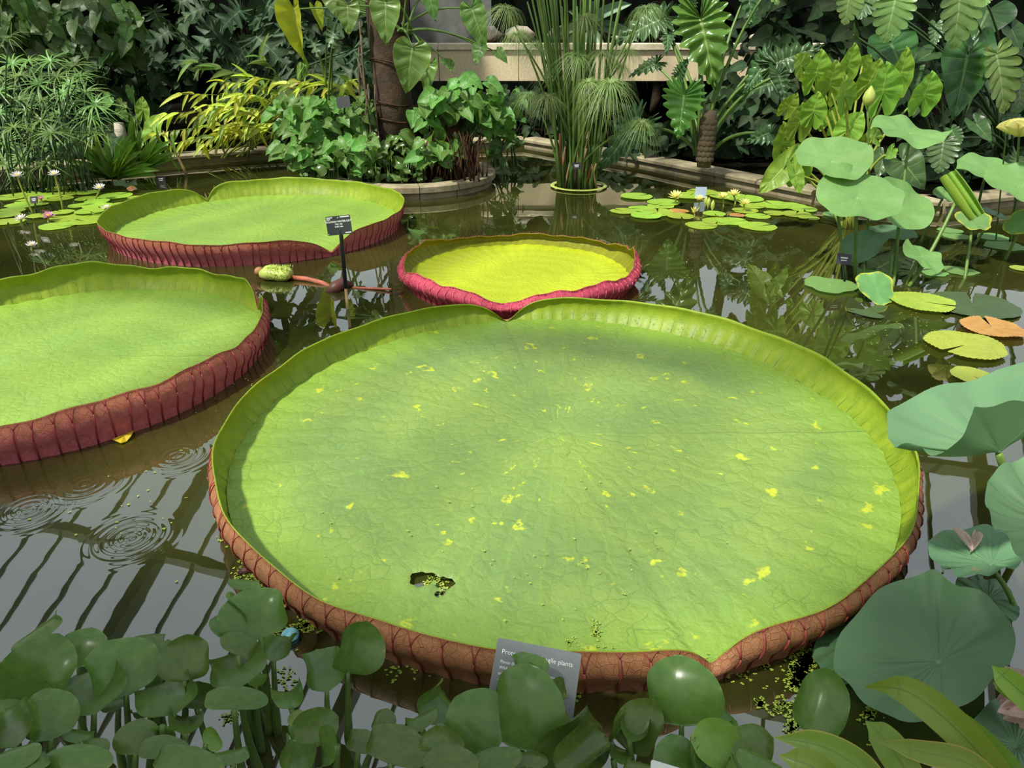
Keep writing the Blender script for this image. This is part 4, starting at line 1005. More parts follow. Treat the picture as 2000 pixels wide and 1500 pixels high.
# broad variegated arrowheads and grey trunk scraps near the sedge
arum('arrowhead_plant', 'pale yellow-green arrowhead plant beside the umbrella sedge', gy(285, 300, 7.8), [('shield', (279, 215), (277, 188), 7.7, 0.8), ('shield', (300, 255), (315, 222), 7.6, 0.9), ('heart', (255, 172), (257, 205), 8.0, 0.7), ('heart', (276, 275), (262, 295), 7.5, 1.0), ('heart', (240, 200), (230, 225), 7.9, 1.0), ('heart', (215, 190), (200, 215), 7.9, 1.0), ('heart', (235, 215), (250, 240), 7.8, 1.0)], M['stem_g'])
T = thing('pale_stump', 'pale grey weathered stump standing behind the sedge', 'stump', gy(237, 295, 8.0))
V, Fc, UV = tube([gy(240, 290, 8.0), gy(236, 265, 8.0), gy(232, 240, 8.0)], [0.075, 0.06, 0.05], 10)
ob('bark', data('stump', V, Fc, M['rock'], UV), T)

# ------------------------------------------------------------------ sedges
def ribbon(pts, w, side):
    V, UV, Fc = [], [], []
    n = len(pts)
    for i, p in enumerate(pts):
        k = w * (1 - 0.9 * (i / (n - 1)) ** 1.5)
        V += [p - side * k, p + side * k]; UV += [(0, i / (n - 1)), (1, i / (n - 1))]
    for i in range(n - 1): Fc.append((2 * i, 2 * i + 1, 2 * i + 3, 2 * i + 2))
    return V, Fc, UV
def umbel_mesh(name, mat, nb, L, w, droop, seed, up=0.5, nseg=5):
    rn = random.Random(seed); parts = []
    for k in range(nb):
        q = 2.39996 * k + rn.uniform(-0.1, 0.1); e = up * rn.uniform(0.2, 1.5); l = L * rn.uniform(0.7, 1.1)
        d = Vector((math.cos(q), math.sin(q), e)).normalized(); side = Vector((-math.sin(q), math.cos(q), 0))
        pts = [d * l * f + Vector((0, 0, -droop * l * f * f * rn.uniform(0.9, 1.1))) for f in [i / nseg for i in range(nseg + 1)]]
        parts.append(ribbon(pts, w, side))
    V, Fc, UV = merge(parts)
    return data(name, V, Fc, mat, UV)
um = [umbel_mesh('sedge_umbel', LM['sedge'], 20, 1.0, 0.030, 0.55, k, 0.45) for k in range(3)]
T = thing('umbrella_sedge', 'dense clump of umbrella sedge with spoke-like leaf whorls by the white flowers', 'sedge', gz(95, 372, 0))
rn = random.Random(4)
spots = [(5, 180), (55, 215), (112, 222), (128, 182), (20, 125), (100, 120), (75, 165), (160, 150), (150, 205), (180, 230), (30, 250), (70, 285), (105, 260), (140, 255), (5, 320), (40, 150), (20, 75), (165, 180), (85, 195), (60, 250), (125, 290), (160, 275), (190, 205), (10, 280), (45, 310), (90, 320), (145, 130), (110, 150), (60, 120), (190, 260), (0, 220), (35, 195), (-10, 145), (140, 165), (175, 255), (80, 235)]
for i, (px, py) in enumerate(spots):
    Y = 6.35 + rn.uniform(-0.35, 0.5)
    p = gy(px + rn.uniform(-5, 5), py, Y)
    b = Vector((gz(95, 372).x + rn.uniform(-0.38, 0.3), 6.3 + rn.uniform(-0.25, 0.3), 0))
    stem(T, b, p, 0.007, 0.005, M['stem_dk'], ((p.x - b.x) * -0.2, 0, 0.1), 'stem', 6, 5)
    disc(um[i % 3], p, (rn.uniform(-0.3, 0.3), -0.45 + rn.uniform(-0.2, 0.2), 0.9), rn.uniform(0.19, 0.28), T, 'umbel', rn.uniform(0, 6.28))
for i in range(50):
    b = Vector((gz(95, 372).x + rn.uniform(-0.75, 0.45), 6.3 + rn.uniform(-0.3, 0.3), 0))
    stem(T, b, b + Vector((rn.uniform(-0.12, 0.12), rn.uniform(-0.1, 0.1), rn.uniform(0.3, 0.8))), 0.006, 0.004, M['stem_dk'], (0, 0, 0), 'stem', 4, 5)

pm = [umbel_mesh('papyrus_umbel', LM['papy'], 150, 1.0, 0.0065, 1.15, 30 + k, 0.75, 6) for k in range(3)] 
T = thing('papyrus', 'tall papyrus with drooping mop heads standing in the pond before the bench', 'papyrus', (0.59, 6.45, 0))
heads = [((1128, 112), 0.30), ((1175, 108), 0.28), ((1192, 165), 0.36), ((1172, 188), 0.30), ((1048, 90), 0.26), ((1070, 190), 0.26), ((1252, 242), 0.30), ((1130, 255), 0.20), ((1262, 18), 0.28), ((1010, 68), 0.24), ((1150, 162), 0.26), ((1225, 100), 0.26), ((990, 20), 0.30), ((1142, 35), 0.24), ((1085, 140), 0.26), ((1035, 185), 0.20), ((1210, 130), 0.24)]
rn = random.Random(9)
for i, ((px, py), R) in enumerate(heads):
    Y = 6.3 + rn.uniform(-0.2, 0.3)
    p = gy(px, py, Y); b = Vector((gz(rn.uniform(1092, 1160), 365).x, 6.42 + rn.uniform(-0.1, 0.1), 0))
    stem(T, b, p, 0.013, 0.006, M['stem_g'], ((p.x - b.x) * -0.22, 0, 0.12), 'stem', 9, 6)
    disc(pm[i % 3], p, (rn.uniform(-0.25, 0.25), -0.2, 1.0), R, T, 'umbel', rn.uniform(0, 6.28))
for i in range(46):
    bx = rn.uniform(1088, 1164)
    b = Vector((gz(bx, 365).x, 6.42 + rn.uniform(-0.12, 0.12), 0)); p = gy(1126 + (bx - 1126) * rn.uniform(1.2, 3.2) + rn.uniform(-20, 20), rn.uniform(-160, 60), 6.5 + rn.uniform(-0.2, 0.3))
    stem(T, b, p, 0.013, 0.007, M['stem_g'], ((p.x - b.x) * -0.2, 0, 0.1), 'stem', 7, 6)
for i in range(12):
    b = Vector((gz(rn.uniform(1086, 1166), 365).x, 6.36, 0)); stem(T, b, b + Vector((rn.uniform(-0.06, 0.06), -0.03, rn.uniform(0.15, 0.5))), 0.014, 0.008, M['cane'] if i % 3 else M['stem_red'], (0, 0, 0), 'sheath', 4, 6)
V = [(0.59 + r * math.cos(q), 6.42 + r * math.sin(q), 0.012 + z) for r, z in ((0.25 + 0.0, 0), (0.243, 0.008), (0.225, 0.008), (0.215, 0)) for q in np.linspace(0, 6.2832, 41)[:-1]]
ob('floating_collar', data('papyrus_collar', V, [(a * 40 + k, a * 40 + (k + 1) % 40, (a + 1) * 40 + (k + 1) % 40, (a + 1) * 40 + k) for a in range(3) for k in range(40)], M['pod']), T)

# grey-green agave on the bench
T = thing('agave', 'grey-green agave with broad fleshy leaves on the gravel bench', 'agave', gy(1146, 60, 10.2))
for t in ((1105, 88), (1178, 90), (1148, 88), (1215, 0), (1120, 20), (1085, 60), (1190, 40), (1160, 5), (1150, -20), (1240, 60)):
    place(MESH['agave'][0], gy(1146, 52, 10.3), gy(*t, 10.0 + U(-0.1, 0.2)), (U(-0.3, 0.3), -0.9, 0.5), T, 'leaf', 2.2)

# strap-leaved clump at the far kerb
T = thing('strap_leaf_clump', 'bright green strap-leaved clump at the pond edge near the white flowers', 'plant', gz(222, 350, 0.02))
for i in range(34):
    b = gz(222 + U(-14, 16), 350, 0.03); a = U(0.1, 3.04) if i % 4 else U(3.3, 6.1); L = U(0.26, 0.48)
    place(pick('strap'), b, b + Vector((math.cos(a) * L * 0.8, -abs(U(0, 0.3)) * L, abs(math.sin(a)) * L * 0.8 + 0.06)), (-math.cos(a) * 0.6, -0.8, 0.6), T, 'leaf', U(0.9, 1.4), 0.0)
T = thing('strap_leaf_clump', 'taller strap-leaved clump touching the far kerb beside the bamboo cane', 'plant', gz(275, 338, 0.02))
for i in range(16):
    b = gz(272 + U(-10, 10), 338, 0.03); L = U(0.3, 0.5); a = U(0.3, 2.2)
    place(pick('strap'), b, b + Vector((math.cos(a) * L * 0.7, -0.1 * L, abs(math.sin(a)) * L)), (0, -0.8, 0.6), T, 'leaf', U(0.9, 1.3))

# small round-leaved hyacinths behind the far pad
def mk_hya(name, mat, cup, tip, seed, cup2=None, n=26, nj=8):
    ctrl = [(0.02, 0), (0.12, 0.015), (0.33, 0.07), (0.47, 0.26), (0.49, 0.48), (0.40, 0.72), (0.22, 0.90), (0.07, 0.975), (0, 1.0)]
    mids = [0, 0.005, 0.05, 0.22, 0.44, 0.68, 0.87, 0.965, 1.0]
    o = catmull(ctrl, n); m = np.interp(np.linspace(0, 1, n), np.linspace(0, 1, len(mids)), mids)
    o[:, 0] = np.maximum(o[:, 0], 0)
    rn = random.Random(seed); ph = rn.uniform(0, 6)
    V, UV, Fc = [], [], []
    w = 2 * nj + 1
    for i in range(n):
        s = i / (n - 1)
        for j in range(-nj, nj + 1):
            u = j / nj; r = abs(u); sg = 1 if u >= 0 else -1
            x = o[i][0] * u; y = m[i] + (o[i][1] - m[i]) * r
            # roll the side edges up: bend x around a cylinder of curvature cup
            c = (cup if sg > 0 or cup2 is None else cup2) * (0.55 + 0.6 * math.sin(math.pi * min(1, y * 0.9 + 0.1)))
            if abs(c) > 1e-3:
                z = (1 - math.cos(c * x)) / c; x2 = math.sin(c * x) / c
            else: z, x2 = 0.0, x
            z += 0.05 * math.sin(math.pi * y) + tip * max(0, y - 0.55) ** 2 + 0.02 * r * math.sin(4 * math.pi * s + ph)
            V.append((x2, y, z)); UV.append((0.5 + 0.5 * u, s))
    for i in range(n - 1):
        for j in range(w - 1): Fc.append((i * w + j, i * w + j + 1, (i + 1) * w + j + 1, (i + 1) * w + j))
    return data(name, V, Fc, mat, UV)
HY = {'flat': mk_hya('hyacinth_leaf', LM['hya'], 0.9, -0.5, 1, 3.0), 'cup': mk_hya('hyacinth_leaf', LM['hya'], 3.6, 0.3, 2, 2.6), 'curl': mk_hya('hyacinth_leaf', LM['hya'], 3.8, -1.1, 3, 0.8), 'back': mk_hya('hyacinth_leaf', LM['hya'], -2.2, -0.40, 4, -0.9), 'tipc': mk_hya('hyacinth_leaf', LM['hya'], 1.0, 0.9, 5, 2.6), 'pale': mk_hya('hyacinth_leaf', LM['hya_y'], 1.2, -0.5, 6)}
T = thing('small_hyacinth_patch', 'low patch of small round glossy hyacinth leaves at the planter foot', 'plant', gz(720, 365, 0))
for i in range(190):
    px = U(590, 840); b = gz(px, 372 - abs(px - 700) * 0.03 + U(-6, 8), 0.0); h = U(0.05, 0.42)
    a = b + Vector((U(-0.05, 0.05), U(-0.1, 0.25), h)); q = U(0, 6.28); L = U(0.07, 0.12)
    if i % 2: stem(T, b, a, 0.004, 0.003, M['stem_g'], (0, 0, 0), 'petiole', 3, 4)
    place(MESH['bush'][0] if i % 5 == 0 else HY[('flat', 'cup', 'back')[i % 3]], a, a + Vector((math.cos(q) * L, math.sin(q) * L * 0.5, U(0.0, 0.8) * L)), (U(-0.4, 0.4), -0.5, 0.8), T, 'leaf', 1.0)

# ------------------------------------------------------------------ lotus
LD = {'a': mk_disc('lotus_blade', LM['lotus'], 72, 10, 0.10, 0.16, 0.05, 0.03, seed=1), 'b': mk_disc('lotus_blade', LM['lotus'], 72, 10, 0.13, 0.10, 0.05, 0.04, seed=2), 'c': mk_disc('lotus_blade', LM['lotus'], 72, 10, 0.16, 0.05, 0.04, 0.04, seed=3),
      'y': mk_disc('lotus_blade', LM['lotus_y'], 72, 10, 0.12, 0.02, 0.03, 0.05, seed=4), 'n': mk_disc('lotus_blade', LM['lotus_n'], 90, 14, 0.07, 0.10, 0.05, 0.025, seed=6), 'n2': mk_disc('lotus_blade', LM['lotus_n'], 90, 14, 0.12, 0.12, 0.05, 0.03, seed=7),
      'flat': mk_disc('lotus_blade', LM['lotus_n'], 72, 8, 0.01, 0.0, 0.0, 0.03, seed=8), 'fold': mk_disc('lotus_blade', LM['lotus'], 90, 16, 0.09, 0.10, 0.05, 0.03, seed=9, fold=(0.25, 3.2, 0.15)), 'half': mk_disc('lotus_blade', LM['lotus'], 72, 12, 0.06, 0.0, 0.02, 0.03, seed=10, fold=(1.4, 4.0, 0.05))}
def lotus(label, px, py, Y, w, key, nrm, spin=0.0, foot=None, group=None, sy=1.0, pr=0.009, smat=None):
    c = gy(px, py, Y); R = pxm(depth_of(c), w) / 2
    f = gz(*foot) if foot else Vector((c.x + U(-0.05, 0.05), c.y + U(0.0, 0.1), 0))
    T = thing('lotus_leaf', label, 'lotus leaf', (f.x, f.y, 0), group)
    disc(LD[key], c, nrm, R, T, 'blade', spin, sy)
    z = Vector(nrm).normalized()
    stem(T, Vector((f.x, f.y, -0.02)), c - z * 0.05 * R, pr, pr * 0.8, smat or M['stem_g'], (U(-0.03, 0.03), U(-0.02, 0.02), 0), 'stalk', 8, 7)
    return T
G = 'raised lotus leaves at the planted corner'
lotus('pale blue-green lotus leaf in front of the taro', 1627, 314, 4.0, 142, 'a', (-0.10, -0.40, 0.9), 0.4, (1655, 545), G)
lotus('broad lotus leaf with a dewy hub, lowest over the dark name label', 1676, 385, 3.75, 158, 'b', (-0.05, -0.48, 0.9), 1.2, (1672, 545), G)
lotus('highest lotus leaf, wavy, against the dark elephant ear', 1779, 258, 4.3, 140, 'c', (0.05, -0.22, 0.97), 0.3, (1748, 530), G)
lotus('lotus leaf with an olive patch half under the dewy one', 1757, 404, 4.0, 128, 'a', (0.15, -0.60, 0.85), 2.2, (1745, 560), G)
lotus('lotus leaf at the kerb beneath the seed pod', 1927, 334, 4.4, 116, 'b', (0.0, -0.30, 0.95), 3.0, (1900, 460), G)
lotus('lotus leaf overlapping the one beneath the seed pod', 1992, 364, 4.1, 130, 'a', (-0.1, -0.35, 0.95), 4.0, (1975, 470), G)
lotus('small lotus leaf peeping beside the rolled young leaf', 1844, 383, 4.5, 46, 'b', (0.2, -0.4, 0.9), 1.0, None, G)
lotus('yellow-edged lotus leaf hanging under the rolled young leaf', 1901, 430, 4.1, 68, 'y', (0.0, -0.35, 0.9), 0.2, (1885, 545), G)
lotus('shaded lotus leaf low behind the dewy leaf stalk', 1742, 456, 4.2, 88, 'n', (0.0, -0.1, 1.0), 0.2, (1738, 550), G)
lotus('folded dark lotus leaf above the purple name label', 1685, 482, 3.9, 88, 'n2', (-0.5, -0.25, 0.8), 2.0, (1690, 560), G)
lotus('sagging lotus leaf low by the longest slanting stalk', 1800, 500, 3.7, 88, 'c', (0.3, -0.35, 0.85), 1.0, (1772, 555), G)
lotus('shaded lotus leaf above the far floating pads', 1940, 420, 4.5, 60, 'n', (0.2, -0.1, 1.0), 1.0, None, G)
lotus('browning lotus leaf by the far kerb', 1995, 436, 4.1, 60, 'y', (-0.6, -0.4, 0.8), 1.0, None, G)
lotus('lotus leaf with a yellow crinkled lower edge lying at the water', 1711, 562, 3.5, 82, 'y', (0.15, -0.55, 0.85), 0.6, None, None)
# young rolled leaf
T = thing('rolled_lotus_leaf', 'tightly rolled young lotus leaf like a yellow-green scroll', 'lotus leaf', gz(1775, 560))
a, b = gy(1850, 340, 3.95), gy(1908, 424, 3.80)
ax = (b - a).normalized(); sd = ax.cross(Vector((0, -1, 0.2))).normalized(); upv = sd.cross(ax)
for sg in (-1, 1):
    V, UV, Fc = [], [], []
    nt = 24
    for i in range(13):
        f = i / 12; wdt = 0.055 * (0.55 + 0.7 * math.sin(math.pi * (0.25 + 0.6 * f)))
        for k in range(nt):
            q = k / (nt - 1) * 7.5; r = wdt * (0.25 + 0.75 * k / (nt - 1)) * 0.62
            p = a.lerp(b, f) + sd * sg * (0.028 + r * math.cos(q) * 0.8 - 0.01) + upv * (r * math.sin(q))
            V.append(p); UV.append((k / nt, f))
    for i in range(12):
        for k in range(nt - 1): Fc.append((i * nt + k, i * nt + k + 1, (i + 1) * nt + k + 1, (i + 1) * nt + k))
    ob('scroll', data('scroll', V, Fc, LM['shield'], UV), T)
stem(T, gz(1775, 560), gy(1868, 390, 3.88), 0.011, 0.009, M['stem_g'], (0.02, 0, -0.04), 'stalk', 9, 7)

# near lotus leaves, each shaped to its own ruffled margin
def patch_lotus(label, hub, outline, mat, foot, bow=0.02, pr=0.009, n=96, nr=14, group=None):
    hub = Vector(hub); foot = Vector(foot)
    C = [tuple(p) for p in outline]
    o = catmull(C[-3:] + C + C[:4], (len(C) + 6) * 12 + 1)
    st = 36; o = o[st:st + len(C) * 12 + 1]
    idx = np.linspace(0, len(o) - 1, n + 1).astype(int); o = o[idx]
    V, UV, Fc = [], [], []
    for i in range(nr + 1):
        f = i / nr
        for k in range(n + 1):
            p = hub.lerp(Vector(o[k]), f); q = 2 * math.pi * k / n
            p.z += -bow * 4 * f * (1 - f) + 0.006 * f * f * math.sin(9 * q) + 0.0035 * abs(math.sin(10.5 * q)) * math.sin(math.pi * min(1, f * 1.1)) - 0.008 * math.exp(-(f / 0.08) ** 2)
            V.append(p); UV.append((k / n, f))
    for i in range(nr):
        for k in range(n):
            a = i * (n + 1) + k
            Fc.append((a, a + n + 1, a + n + 2, a + 1) if i else (a + n + 1, a + n + 2, a + 1))
    T = thing('lotus_leaf', label, 'lotus leaf', (foot.x, foot.y, 0), group)
    ob('blade', data('lotus_blade', V, Fc, mat, UV), T)
    stem(T, foot, hub - Vector((0, 0, 0.012)), pr, pr * 0.8, M['stem_g'], (0.02, 0, 0), 'stalk', 9, 8)
    return T
L1 = [(1733, 830, 1.50), (1737, 802, 1.55), (1790, 770, 1.62), (1850, 752, 1.70), (1905, 738, 1.75), (1960, 722, 1.76), (2040, 700, 1.70), (2110, 740, 1.60), (2090, 790, 1.48), (2000, 786, 1.39), (1950, 790, 1.36), (1908, 793, 1.35), (1896, 815, 1.36), (1880, 850, 1.38), (1850, 882, 1.41), (1820, 885, 1.43), (1795, 876, 1.44), (1765, 862, 1.43), (1746, 876, 1.45), (1738, 858, 1.47)]
patch_lotus('large pale lotus leaf folded up on one side beside the largest pad', gd(1955, 878, 1.44), [gd(*p) for p in L1], LM['lotus_p'], gz(1985, 1090), 0.012)
L2 = [(1925, 960), (1935, 930), (1965, 905), (2010, 890), (2110, 880), (2180, 960), (2170, 1080), (2090, 1150), (2020, 1135), (1995, 1100), (1975, 1060), (1945, 1030), (1930, 1000)]
patch_lotus('lotus leaf edge jutting over the fallen petals', gd(2060, 1015, 1.27), [gd(x, y, 1.22 + 0.0006 * (1150 - y) * 0.9) for x, y in L2], LM['lotus_p'], gz(2060, 1260), 0.015)
L3 = [(1813, 1072), (1818, 1050), (1860, 1035), (1925, 1027), (1960, 1040), (1995, 1075), (1990, 1104), (1960, 1112), (1920, 1124), (1872, 1123), (1850, 1110), (1832, 1105)]
patch_lotus('dull lotus leaf holding two fallen petals and a withered brown patch', gz(1937, 1100, 0.115), [gz(x, y, 0.13 + (0.02 if i in (8, 9) else 0)) for i, (x, y) in enumerate(L3)], LM['lotus_w'], gz(1985, 1200), 0.004, 0.007)
L4 = [(1628, 1290), (1640, 1240), (1680, 1190), (1722, 1150), (1790, 1121), (1822, 1115), (1850, 1130), (1885, 1146), (1930, 1165), (1965, 1200), (1982, 1250), (1974, 1292), (1945, 1320), (1910, 1360), (1852, 1387), (1815, 1406), (1762, 1405), (1725, 1397), (1690, 1370), (1662, 1345), (1640, 1318)]
patch_lotus('big matt blue-green lotus leaf with a pale hub before the dull petal leaf', gz(1836, 1290, 0.085), [gz(x, y, 0.10 + 0.012 * math.sin(i * 1.3)) for i, (x, y) in enumerate(L4)], LM['lotus_n'], gz(1850, 1345), 0.006)
L5 = [(1590, 1262), (1640, 1190), (1700, 1136), (1742, 1132), (1770, 1200), (1750, 1290), (1690, 1325), (1640, 1332), (1604, 1312)]
patch_lotus('lotus leaf lying flat under the big blue-green leaf beside duckweed', gz(1690, 1235, 0.012), [gz(x, y, 0.012) for x, y in L5], LM['lotus_n'], gz(1695, 1238, -0.03), 0.0)
L6 = [(1868, 1132), (1920, 1127), (1968, 1150), (1990, 1200), (1950, 1225), (1890, 1190)]
patch_lotus('shaded lotus leaf almost hidden behind the big blue-green leaf', gz(1930, 1170, 0.02), [gz(x, y, 0.022) for x, y in L6], LM['lotus_n'], gz(1935, 1175, -0.03), 0.0)
L7 = [(1890, 1430), (1930, 1375), (1990, 1352), (2080, 1370), (2110, 1470), (2060, 1560), (1960, 1560), (1905, 1500)]
patch_lotus('lotus leaf lying on the water under the fallen flower', gz(1985, 1455, 0.012), [gz(x, y, 0.012) for x, y in L7], LM['lotus_n'], gz(1985, 1458, -0.03), 0.0)

def petal_mesh(name, mat, w=0.3, cup=1.2, seed=0):
    return mk_leaf(name, [(0, 0), (0.10 * w / 0.3, 0.12), (0.2 * w / 0.3, 0.4), (0.2 * w / 0.3, 0.65), (0.11 * w / 0.3, 0.9), (0, 1)], [0, 0.1, 0.35, 0.6, 0.88, 1], mat, 13, 3, cup, -0.12, 0.0, 3, seed=seed)
PE = {'blush': petal_mesh('petal', M['blush_pet'], 0.40, 1.4), 'cream': petal_mesh('petal', M['cream_pet'], 0.36, 1.0)}
for i, (a, t, lab) in enumerate((((1892, 1096), (1852, 1052), 'longer fallen pink lotus petal with a dark tip'), ((1888, 1098), (1899, 1060), 'shorter fallen cream lotus petal curled at the base'))):
    p0 = gy(*a, 1.345); p1 = gy(*t, 1.42)
    for q in (p0, p1): q.z += 0.03
    tag(place(PE['blush'], p0, p1, (0.3 - 0.6 * i, -0.6, 0.8), None, 'fallen_petal', 0.42, 0.0, 0.3), lab, 'petal', 'petals on the dull lotus leaf')
T = thing('fallen_lotus_flower', 'fallen blush white lotus bloom lying beside the lime strap leaves', 'flower', gy(1975, 1385, 0.93))
for i, (a, t) in enumerate((((2000, 1375), (1940, 1392)), ((1998, 1385), (1955, 1405)), ((2002, 1390), (1985, 1410)), ((1995, 1360), (1950, 1370)), ((1990, 1345), (1955, 1298)), ((1998, 1350), (1972, 1318)))):
    place(PE['blush'], gy(*a, 0.97), gy(*t, 0.95 + 0.01 * i), (-0.2, -0.6, 0.8), T, 'petal', 1.2)
# lotus flowers on stalks
def head_ball(parent, c, r, mat, name, sz=1.0, n=8):
    V, Fc = [], []
    for a in range(n + 1):
        for b in range(12):
            la = math.pi * a / n - math.pi / 2; lo = 2 * math.pi * b / 12
            V.append((c.x + r * math.cos(la) * math.cos(lo), c.y + r * math.cos(la) * math.sin(lo), c.z + r * sz * math.sin(la)))
    for a in range(n):
        for b in range(12): Fc.append((a * 12 + b, a * 12 + (b + 1) % 12, (a + 1) * 12 + (b + 1) % 12, (a + 1) * 12 + b))
    return ob(name, data(name, V, Fc, mat), parent)
T = thing('lotus_flower', 'open pale yellow lotus bloom on a tall stalk', 'flower', gz(1975, 470))
c = gy(1990, 268, 4.2)
stem(T, gz(1978, 470), c, 0.008, 0.006, M['stem_g'], (0, 0, 0), 'stalk')
for i in range(18):
    q = 2.4 * i; e = 0.15 + 0.06 * i; L = 0.11 if i > 4 else 0.13
    place(PE['cream'], c, c + Vector((math.cos(q), math.sin(q), e)).normalized() * L, (-math.cos(q) * e, -math.sin(q) * e, 1), T, 'petal', 1.0)
head_ball(T, c + Vector((0, 0, 0.03)), 0.028, M['stamen'], 'stamens')
T = thing('lotus_bud', 'pointed pale green lotus bud standing above the taro leaves', 'flower bud', gz(1690, 545))
c = gy(1694, 207, 4.0)
stem(T, gz(1690, 520), c, 0.006, 0.005, M['stem_g'], (0.03, 0, 0), 'stalk', 9)
V, Fc, UV = tube([c, c + Vector((0, 0, 0.015)), c + Vector((0, 0, 0.04)), c + Vector((0, 0, 0.065)), c + Vector((0, 0, 0.085)), c + Vector((0, 0, 0.10))], [0.012, 0.026, 0.032, 0.026, 0.012, 0.001], 12)
ob('petals', data('bud', V, Fc, M['pod'], UV), T)
T = thing('lotus_seed_pod', 'flat-topped green lotus seed pod on a slim stalk', 'seed pod', gz(1945, 470))
c = gy(1965, 262, 4.3)
stem(T, gz(1945, 470), c, 0.005, 0.004, M['stem_g'], (0.0, 0, 0), 'stalk')
V, Fc, UV = tube([c, c + Vector((0, -0.004, 0.012)), c + Vector((0, -0.01, 0.03)), c + Vector((0, -0.012, 0.035))], [0.006, 0.014, 0.022, 0.019], 14)
ob('pod', data('pod', V, Fc, M['pod'], UV), T)

# ------------------------------------------------------------------ floating lily pads
PD = {k: mk_disc('floating_pad', LM[k], 60, 5, 0.012, 0.015, 0.01, 0.02, 0.09, 40, 0.03, seed=i) for i, k in enumerate(('pad', 'pad_y', 'pad_o', 'pad_dk'))}
PD['lotusflat'] = mk_disc('floating_lotus', LM['lotus'], 60, 5, 0.015, 0.01, 0.0, 0.07, seed=5)
PD['serr'] = mk_disc('floating_pad', LM['pad_y'], 120, 6, 0.012, 0.02, 0.01, 0.03, 0.07, 44, 0.06, seed=6)
PD['serr_o'] = mk_disc('floating_pad', LM['pad_o'], 120, 6, 0.02, 0.03, 0.01, 0.03, 0.07, 44, 0.06, seed=7)
zc = [0.004]
def fpad(px, py, w, key, label, group=None, spin=None, sy=1.0, name='water_lily_pad'):
    zc[0] += 0.0007
    if zc[0] > 0.018: zc[0] = 0.004
    c = gz(px, py, zc[0]); R = pxm(depth_of(c), w) / 2
    o = disc(PD[key], c, (U(-0.01, 0.01), U(-0.01, 0.01), 1), R, None, name, U(0, 6.28) if spin is None else spin, sy)
    tag(o, label, 'lily pad', group)
WL = 'round lime green water lily pad floating among the white and pink flowers'
for px, py, w in ((20, 385, 60), (50, 380, 55), (88, 382, 60), (116, 368, 50), (132, 378, 52), (170, 376, 44), (60, 392, 55), (44, 400, 60), (117, 388, 48), (80, 398, 28), (170, 388, 44), (226, 382, 60), (155, 401, 42), (190, 393, 46), (192, 402, 56), (18, 412, 56), (12, 420, 50), (122, 414, 44), (76, 421, 44), (175, 412, 54), (135, 424, 72), (180, 421, 50), (168, 432, 64), (112, 441, 66), (15, 433, 60), (235, 398, 30), (200, 415, 40), (265, 385, 30)):
    fpad(px, py, w, 'pad', WL, 'pads among the white and pink flowers')
WR_ = 'round lime green water lily pad floating among the yellow flowers'
for px, py, w in ((1243, 383, 62), (1218, 412, 52), (1252, 407, 50), (1290, 402, 52), (1285, 415, 66), (1262, 420, 60), (1296, 395, 64), (1372, 375, 60), (1345, 382, 62), (1420, 382, 70), (1455, 388, 70), (1330, 422, 52), (1395, 417, 44), (1370, 440, 62), (1402, 432, 60), (1430, 432, 60), (1480, 442, 72), (1480, 422, 48), (1455, 411, 50), (1512, 400, 70), (1545, 402, 60), (1555, 418, 56), (1512, 416, 40), (1570, 408, 50), (1470, 402, 50), (1580, 425, 40)):
    fpad(px, py, w, 'pad', WR_, 'pads among the yellow flowers')
fpad(1325, 412, 40, 'pad_o', 'browned water lily pad under the yellow flowers')
fpad(1440, 420, 30, 'pad_o', 'small browned pad by the split yellow-flower pads')
fpad(1621, 556, 98, 'lotusflat', 'flat lotus leaf floating beside the purple label')
fpad(1704, 536, 70, 'lotusflat', 'flat lotus leaf floating behind the yellow-edged one')
fpad(1802, 589, 118, 'serr', 'toothed lime pad floating beyond the curved lotus stalks')
fpad(1938, 639, 112, 'serr_o', 'rusty orange toothed lily pad')
fpad(1886, 673, 142, 'serr', 'large toothed yellow-green pad with a brown edge beside the rusty one')
fpad(1900, 733, 80, 'serr', 'toothed green pad tucked behind the large pale lotus leaf')
fpad(1963, 480, 76, 'lotusflat', 'flat lotus leaf floating near the far kerb')
fpad(1867, 461, 54, 'lotusflat', 'small flat lotus leaf with pale edge under the rolled leaf')
fpad(1875, 529, 62, 'lotusflat', 'flat lotus leaf floating before the far stalks')
fpad(1825, 533, 48, 'lotusflat', 'narrow flat lotus leaf beside the slanting stalk')
fpad(1995, 524, 40, 'pad_y', 'yellowing pad at the far end of the lotus bed')
fpad(1855, 450, 46, 'lotusflat', 'small shaded lotus leaf floating behind the pale-edged one')
fpad(1940, 463, 60, 'lotusflat', 'flat lotus leaf in the shade of the far stalks')
fpad(1900, 595, 160, 'pad_dk', 'dim leaf just under the water beyond the rusty pad')
fpad(1690, 612, 70, 'pad_dk', 'dim narrow leaf drifting just under the water', sy=0.5, spin=2.4)
fpad(1640, 420, 60, 'lotusflat', 'pale lotus leaf flat among the taro stems')

